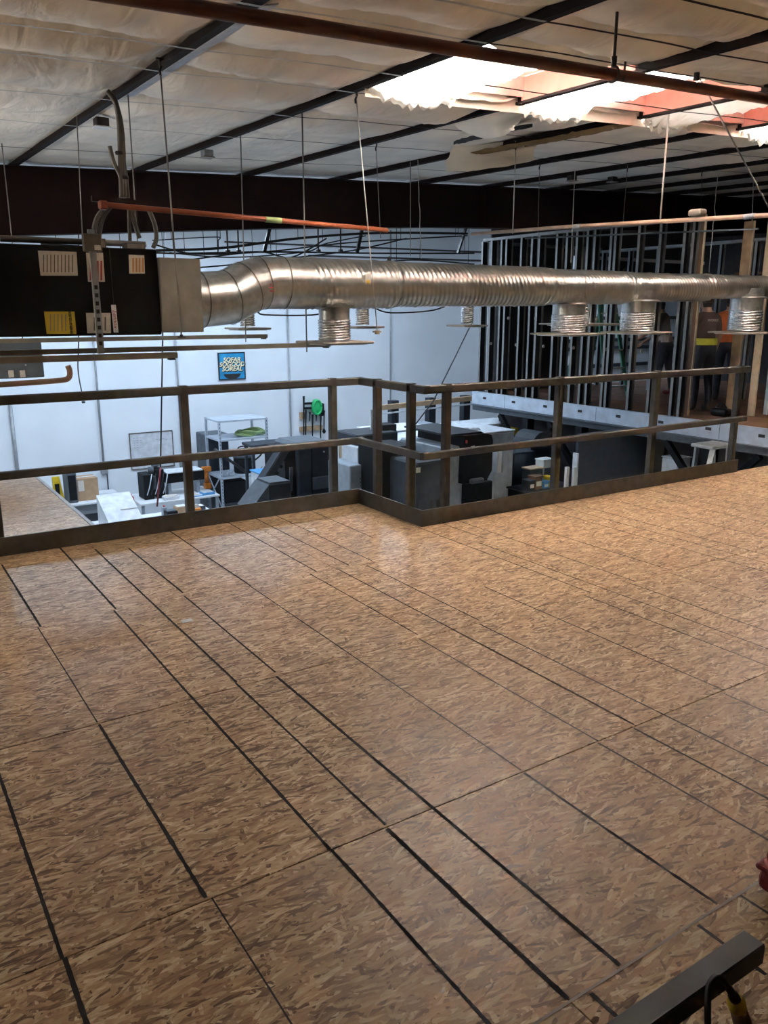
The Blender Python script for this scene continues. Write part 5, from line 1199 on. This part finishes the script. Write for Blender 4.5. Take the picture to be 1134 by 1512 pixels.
# storage shelving on the far wall seen through the studs
rk = thing('wall_girts', (19, W - .1, FL), 'dark horizontal rails across the pale wall behind the studs', 'rails')
for (px, py) in ((870, 470), (870, 503), (870, 515), (870, 541)):
    z = at(px, py, Y=W - .1).z; mb = MB(); mb.box((15.5, W - .1, z - .05), (25.5, W - .02, z + .05)); obj('girt', mb, 'mach_dark', rk)
for x in (16.3, 18.1, 19.7, 21.2, 22.6):
    mb = MB(); mb.box((x, W - .16, -2.85), (x + .1, W - .101, 3.2)); obj('upright', mb, 'mach_dark', rk)
# partition to the right
pw = thing('dark_partition', (16.5, 8, .02), 'dark boarded partition behind the workers', 'partition')
mb = MB(); mb.box((17.3, 4.0, .021), (17.4, 12.6, 3.3)); obj('boarding', mb, 'wall_dark', pw)
for i in range(6):
    y = 4.6 + i * 1.3; mb = MB(); mb.box((17.27, y, .021), (17.299, y + .06, 3.2)); obj('batten', mb, 'mach_dark', pw)
for y0 in (9.2, 8.0):
    mb = MB(); mb.box((17.2, y0, 2.72), (17.29, y0 + .62, 2.82)); obj('pale_strip', mb, 'white_metal', pw)
shf = thing('wall_shelf', (16.9, 8.4, 1.9), 'timber shelf high on the dark partition holding cartons', 'shelf')
mb = MB(); mb.box((16.75, 6.2, 2.42), (17.26, 11.4, 2.46)); obj('top_board', mb, 'wood_dark', shf); mb = MB(); mb.box((16.75, 6.2, 1.86), (17.26, 11.4, 1.90)); obj('board', mb, 'wood_dark', shf)
for y in (6.2, 8.9, 11.36):
    mb = MB(); mb.box((16.75, y, 1.901), (16.80, y + .04, 2.419)); obj('upright', mb, 'wood', shf)
for y, c, lab in ((10.6, 'wood', 'brown carton at the end of the timber shelf'), (8.1, 'wood_pale', 'pale carton standing on the timber shelf'), (6.9, 'cardboard', 'orange brown carton on the timber shelf'), (7.35, 'white', 'narrow white carton between cartons on the timber shelf')):
    b = thing('carton', (17, y, 1.901), lab, 'box'); mb = MB(); mb.rbox((16.85, y - .16, 1.9015), (17.2, y + .16, 2.36), .008, 1); obj('body', mb, c, b); mb = MB(); mb.box((16.8485, y - .03, 1.92), (16.8495, y + .03, 2.34)); obj('tape', mb, 'paper', b)
# timber studs near the workers
for (pb, top, wx, mat, lab) in (((1108, 614), 3.0, .10, 'wood_pale', 'pale timber stud standing beside the last diffuser'), ((1078, 608), 3.0, .16, 'wood', 'wide brown timber plank standing beside the orange shirt'), ((1008, 612), 3.05, .20, 'wood_dark', 'dark timber post with pale edge at the wall end'), ((1130, 612), 2.9, .06, 'galv_pale', 'bluish metal stud at the far right of the timber studs')):
    p = at(*pb, Z=.02); q = thing('timber_stud', (p.x, p.y, .0205), lab, 'stud'); 
    mb = MB(); mb.box((p.x - .02, p.y - wx/2, .0205), (p.x + .02, p.y + wx/2, top)); obj('board', mb, mat, q)
    mb = MB(); mb.box((p.x - .024, p.y - wx/2 - .012, .0205), (p.x + .018, p.y - wx/2 - .0005, top)); obj('edge', mb, 'wood_pale' if 'metal' not in lab else 'white_metal', q)
p = at(1052, 613, Z=.02); sl = thing('black_tool_bag', (p.x, p.y, .0205), 'black tool bag lying on the deck beside the wide plank', 'bag')
mb = MB(); mb.rbox((p.x - .1, p.y - .30, .021), (p.x + .10, p.y + .0, .15), .05, 3); obj('bag', mb, 'plastic_black', sl); mb = MB(); mb.tube(smooth([(p.x, p.y - .25, .14), (p.x, p.y - .15, .22), (p.x, p.y - .05, .14)]), .015, 6); obj('strap', mb, 'plastic_black', sl)
# green step ladder behind the studs
p = at(878, 588, Z=.02); gl = thing('green_ladder', (p.x, p.y, .021), 'green fibreglass step ladder standing behind the studs', 'ladder')
for dx in (-.3, .3):
    for s in (-1, 1):
        mb = MB(); mb.bar((p.x + dx, p.y + s * .55, .021), (p.x + dx * .6, p.y + s * .06, 2.2), .08, .03); obj('rail', mb, 'ladder_green', gl)
for i in range(6):
    t = .12 + i * .15; mb = MB(); f_ = 1 - .4 * t; mb.bar((p.x - .3 * f_, p.y - .55 + .49 * t, .021 + 2.18 * t), (p.x + .3 * f_, p.y - .55 + .49 * t, .021 + 2.18 * t), .08, .025); obj('step', mb, 'ladder_alu', gl)
mb = MB(); mb.rbox((p.x - .22, p.y - .12, 2.2), (p.x + .22, p.y + .12, 2.26), .01, 1); obj('top_cap', mb, 'ladder_green', gl)

def person(loc, face, label, mats, arms, lean=(0, 0), scale=1.0, legs=((-.10, 0), (.10, 0)), belt=None):
    """one continuous skinned body; face = heading angle, arms = ((elbow),(hand)) per side in body space (x right, y front)"""
    V, E, R = [], [], []
    def add(p, r, par=None):
        V.append(Vector(p)); R.append(r)
        if par is not None: E.append((par, len(V) - 1))
        return len(V) - 1
    lx, ly = lean
    pel = add((0, 0, .97), (.165, .12)); wst = add((lx * .3, ly * .3, 1.12), (.15, .11), pel); chs = add((lx * .7, ly * .7, 1.32), (.175, .125), wst)
    sho = add((lx, ly, 1.45), (.13, .095), chs); nek = add((lx * 1.08, ly * 1.1 + .01, 1.53), (.058, .058), sho); hd0 = add((lx * 1.12, ly * 1.15 + .025, 1.60), (.078, .088), nek)
    hd1 = add((lx * 1.15, ly * 1.2 + .02, 1.68), (.082, .098), hd0); add((lx * 1.15, ly * 1.2 + .01, 1.755), (.055, .065), hd1)
    add((lx * 1.12, ly * 1.15 + .12, 1.625), (.014, .014), hd0)
    for s in (-1, 1):
        add((lx * 1.13 + s * .085, ly * 1.18 + .005, 1.645), (.014, .022), hd1)
    for k, s in enumerate((-1, 1)):
        hp = add((s * .095, 0, .90), (.105, .115), pel); fx, fy = legs[k]
        kn = add((fx + s * .01, fy * .5 + .02, .50), (.068, .072), hp); cf = add((fx + s * .012, fy * .75 - .01, .33), (.060, .064), kn)
        an = add((fx + s * .015, fy - .01, .10), (.046, .05), cf); hl = add((fx + s * .015, fy, .05), (.048, .05), an); add((fx + s * .03, fy + .15, .042), (.045, .035), hl)
    hands = []
    for k, s in enumerate((-1, 1)):
        e, h = arms[k]; sp = add((lx + s * .19, ly, 1.42), (.070, .068), sho); el_ = add((lx + e[0], ly + e[1], e[2]), (.046, .048), sp)
        wr_ = add((lx + h[0], ly + h[1], h[2]), (.030, .027), el_); d = (V[wr_] - V[el_]).normalized(); pm = add(V[wr_] + d * .07, (.040, .018), wr_); hands.append((V[wr_].copy(), V[pm].copy(), d, s))
        side = d.cross(Vector((0, 1, 0))).normalized() if abs(d.y) < .9 else Vector((1, 0, 0)); fr = side.cross(d).normalized()
        for q, ln in ((-.028, .062), (-.010, .075), (.010, .070), (.027, .055)):
            f1 = add(V[pm] + fr * q + d * .035, (.0095, .0095), pm); f2 = add(V[pm] + fr * q + d * (.035 + ln * .5) + side * s * -.006, (.0088, .0088), f1); add(V[pm] + fr * q * .95 + d * (.03 + ln) + side * s * -.020, (.0078, .0078), f2)
        th = add(V[wr_] + d * .035 + fr * .035, (.011, .011), wr_); add(V[wr_] + d * .085 + fr * .055, (.009, .009), th)
    me = bpy.data.meshes.new('body'); me.from_pydata([tuple(v * scale) for v in V], E, [])
    tmp = bpy.data.objects.new('body', me); COL.objects.link(tmp)
    md = tmp.modifiers.new('skin', 'SKIN'); md.use_smooth_shade = True
    for i, sv in enumerate(me.skin_vertices[0].data): sv.radius = (R[i][0] * scale, R[i][1] * scale); sv.use_root = (i == 0)
    sb = tmp.modifiers.new('sub', 'SUBSURF'); sb.levels = 2; sb.render_levels = 2
    bpy.context.view_layer.update()
    res = bpy.data.meshes.new_from_object(tmp.evaluated_get(bpy.context.evaluated_depsgraph_get())); bpy.data.objects.remove(tmp)
    root = thing('person', loc, label, 'person'); root.rotation_euler = (0, 0, face)
    sk, shirt, low, pants, boot = mats
    for mname in (sk, shirt, low, pants, boot, 'hair'): res.materials.append(M_[mname])
    hp_ = [(a * scale, b_ * scale) for a, b_, d, s in hands]
    for pl in res.polygons:
        pl.use_smooth = True; c = pl.center / scale; idx = 3
        hd = min(min((pl.center - a).length, (pl.center - b_).length) for a, b_ in hp_)
        if hd < .10 * scale or (abs(c.x - lx) > .2 and c.z < 1.22 and hd < .34): idx = 0
        elif c.z > 1.515: idx = 0 if not (c.z > 1.69 or (c.z > 1.58 and c.y < ly * 1.15 + .02)) else 5
        elif abs(c.x - lx) > .205 and c.z > .75: idx = 1
        elif c.z > 1.12: idx = 1
        elif c.z > 1.00: idx = 2
        elif c.z < .12: idx = 4
        pl.material_index = idx
    b = bpy.data.objects.new('body', res); COL.objects.link(b); b.parent = root; b['_w'] = (0, 0, 0)
    if belt:
        mb = MB(); n = 24
        vs = [((.185 if i < 2 * n else .185) * scale * math.cos(2*PI*(i % n)/n) + lx * .15, .145 * scale * math.sin(2*PI*(i % n)/n) + ly * .15, (1.02 if i < n else 1.12) * scale) for i in range(2 * n)]
        mb.add(vs, [(i, (i+1) % n, n + (i+1) % n, n + i) for i in range(n)], True)
        sv = tuple(root['_w']); root['_w'] = (0, 0, 0); obj('waistband', mb, belt, root); root['_w'] = sv
    return root
# heading: body front (+y local) rotated by face about z; workers look away from the camera
away = -YAW
P1 = at(1032, 607, Z=.02)
person((P1.x, P1.y, .021), away + .25, 'person in dark brown shirt with yellow waistband seen from behind', ('skin', 'shirt_brown', 'shirt_brown', 'denim', 'boot'), (((-.27, .0, 1.16), (-.26, .12, .93)), ((.27, .03, 1.15), (.30, .14, .93))), (0, .02), 1.06, ((-.09, .02), (.10, -.03)), 'vest_yellow')
r = [o for o in bpy.data.objects if o.name == 'person'][0]
r['_w'] = (0, 0, 0); text('shirt_print', 'WORKS', .055, 'paper', Matrix.Translation((0, -.142, 1.47)) @ Matrix.Rotation(PI/2, 4, 'X'), r, .001)
P2 = at(1066, 592, Z=.02)
person((P2.x, P2.y, .021), away - .3, 'person in bright orange shirt standing near the wide timber plank', ('skin', 'shirt_orange', 'shirt_orange', 'denim', 'boot'), (((-.27, .05, 1.17), (-.22, .22, 1.05)), ((.27, .05, 1.17), (.24, .20, 1.02))), (0, .05), 1.07)
P3 = at(978, 583, Z=.02)
person((P3.x, P3.y, .021), away + .9, 'person in black shirt bending behind the dark timber post', ('skin', 'shirt_black', 'shirt_grey', 'denim', 'red_case'), (((-.25, .18, 1.14), (-.18, .38, 1.02)), ((.25, .16, 1.14), (.18, .36, .98))), (0, .13), 1.04, ((-.10, .10), (.10, -.10)))

# ------------------------------------------------------------------ tidy
for o in bpy.data.objects:
    if '_w' in o: del o['_w']
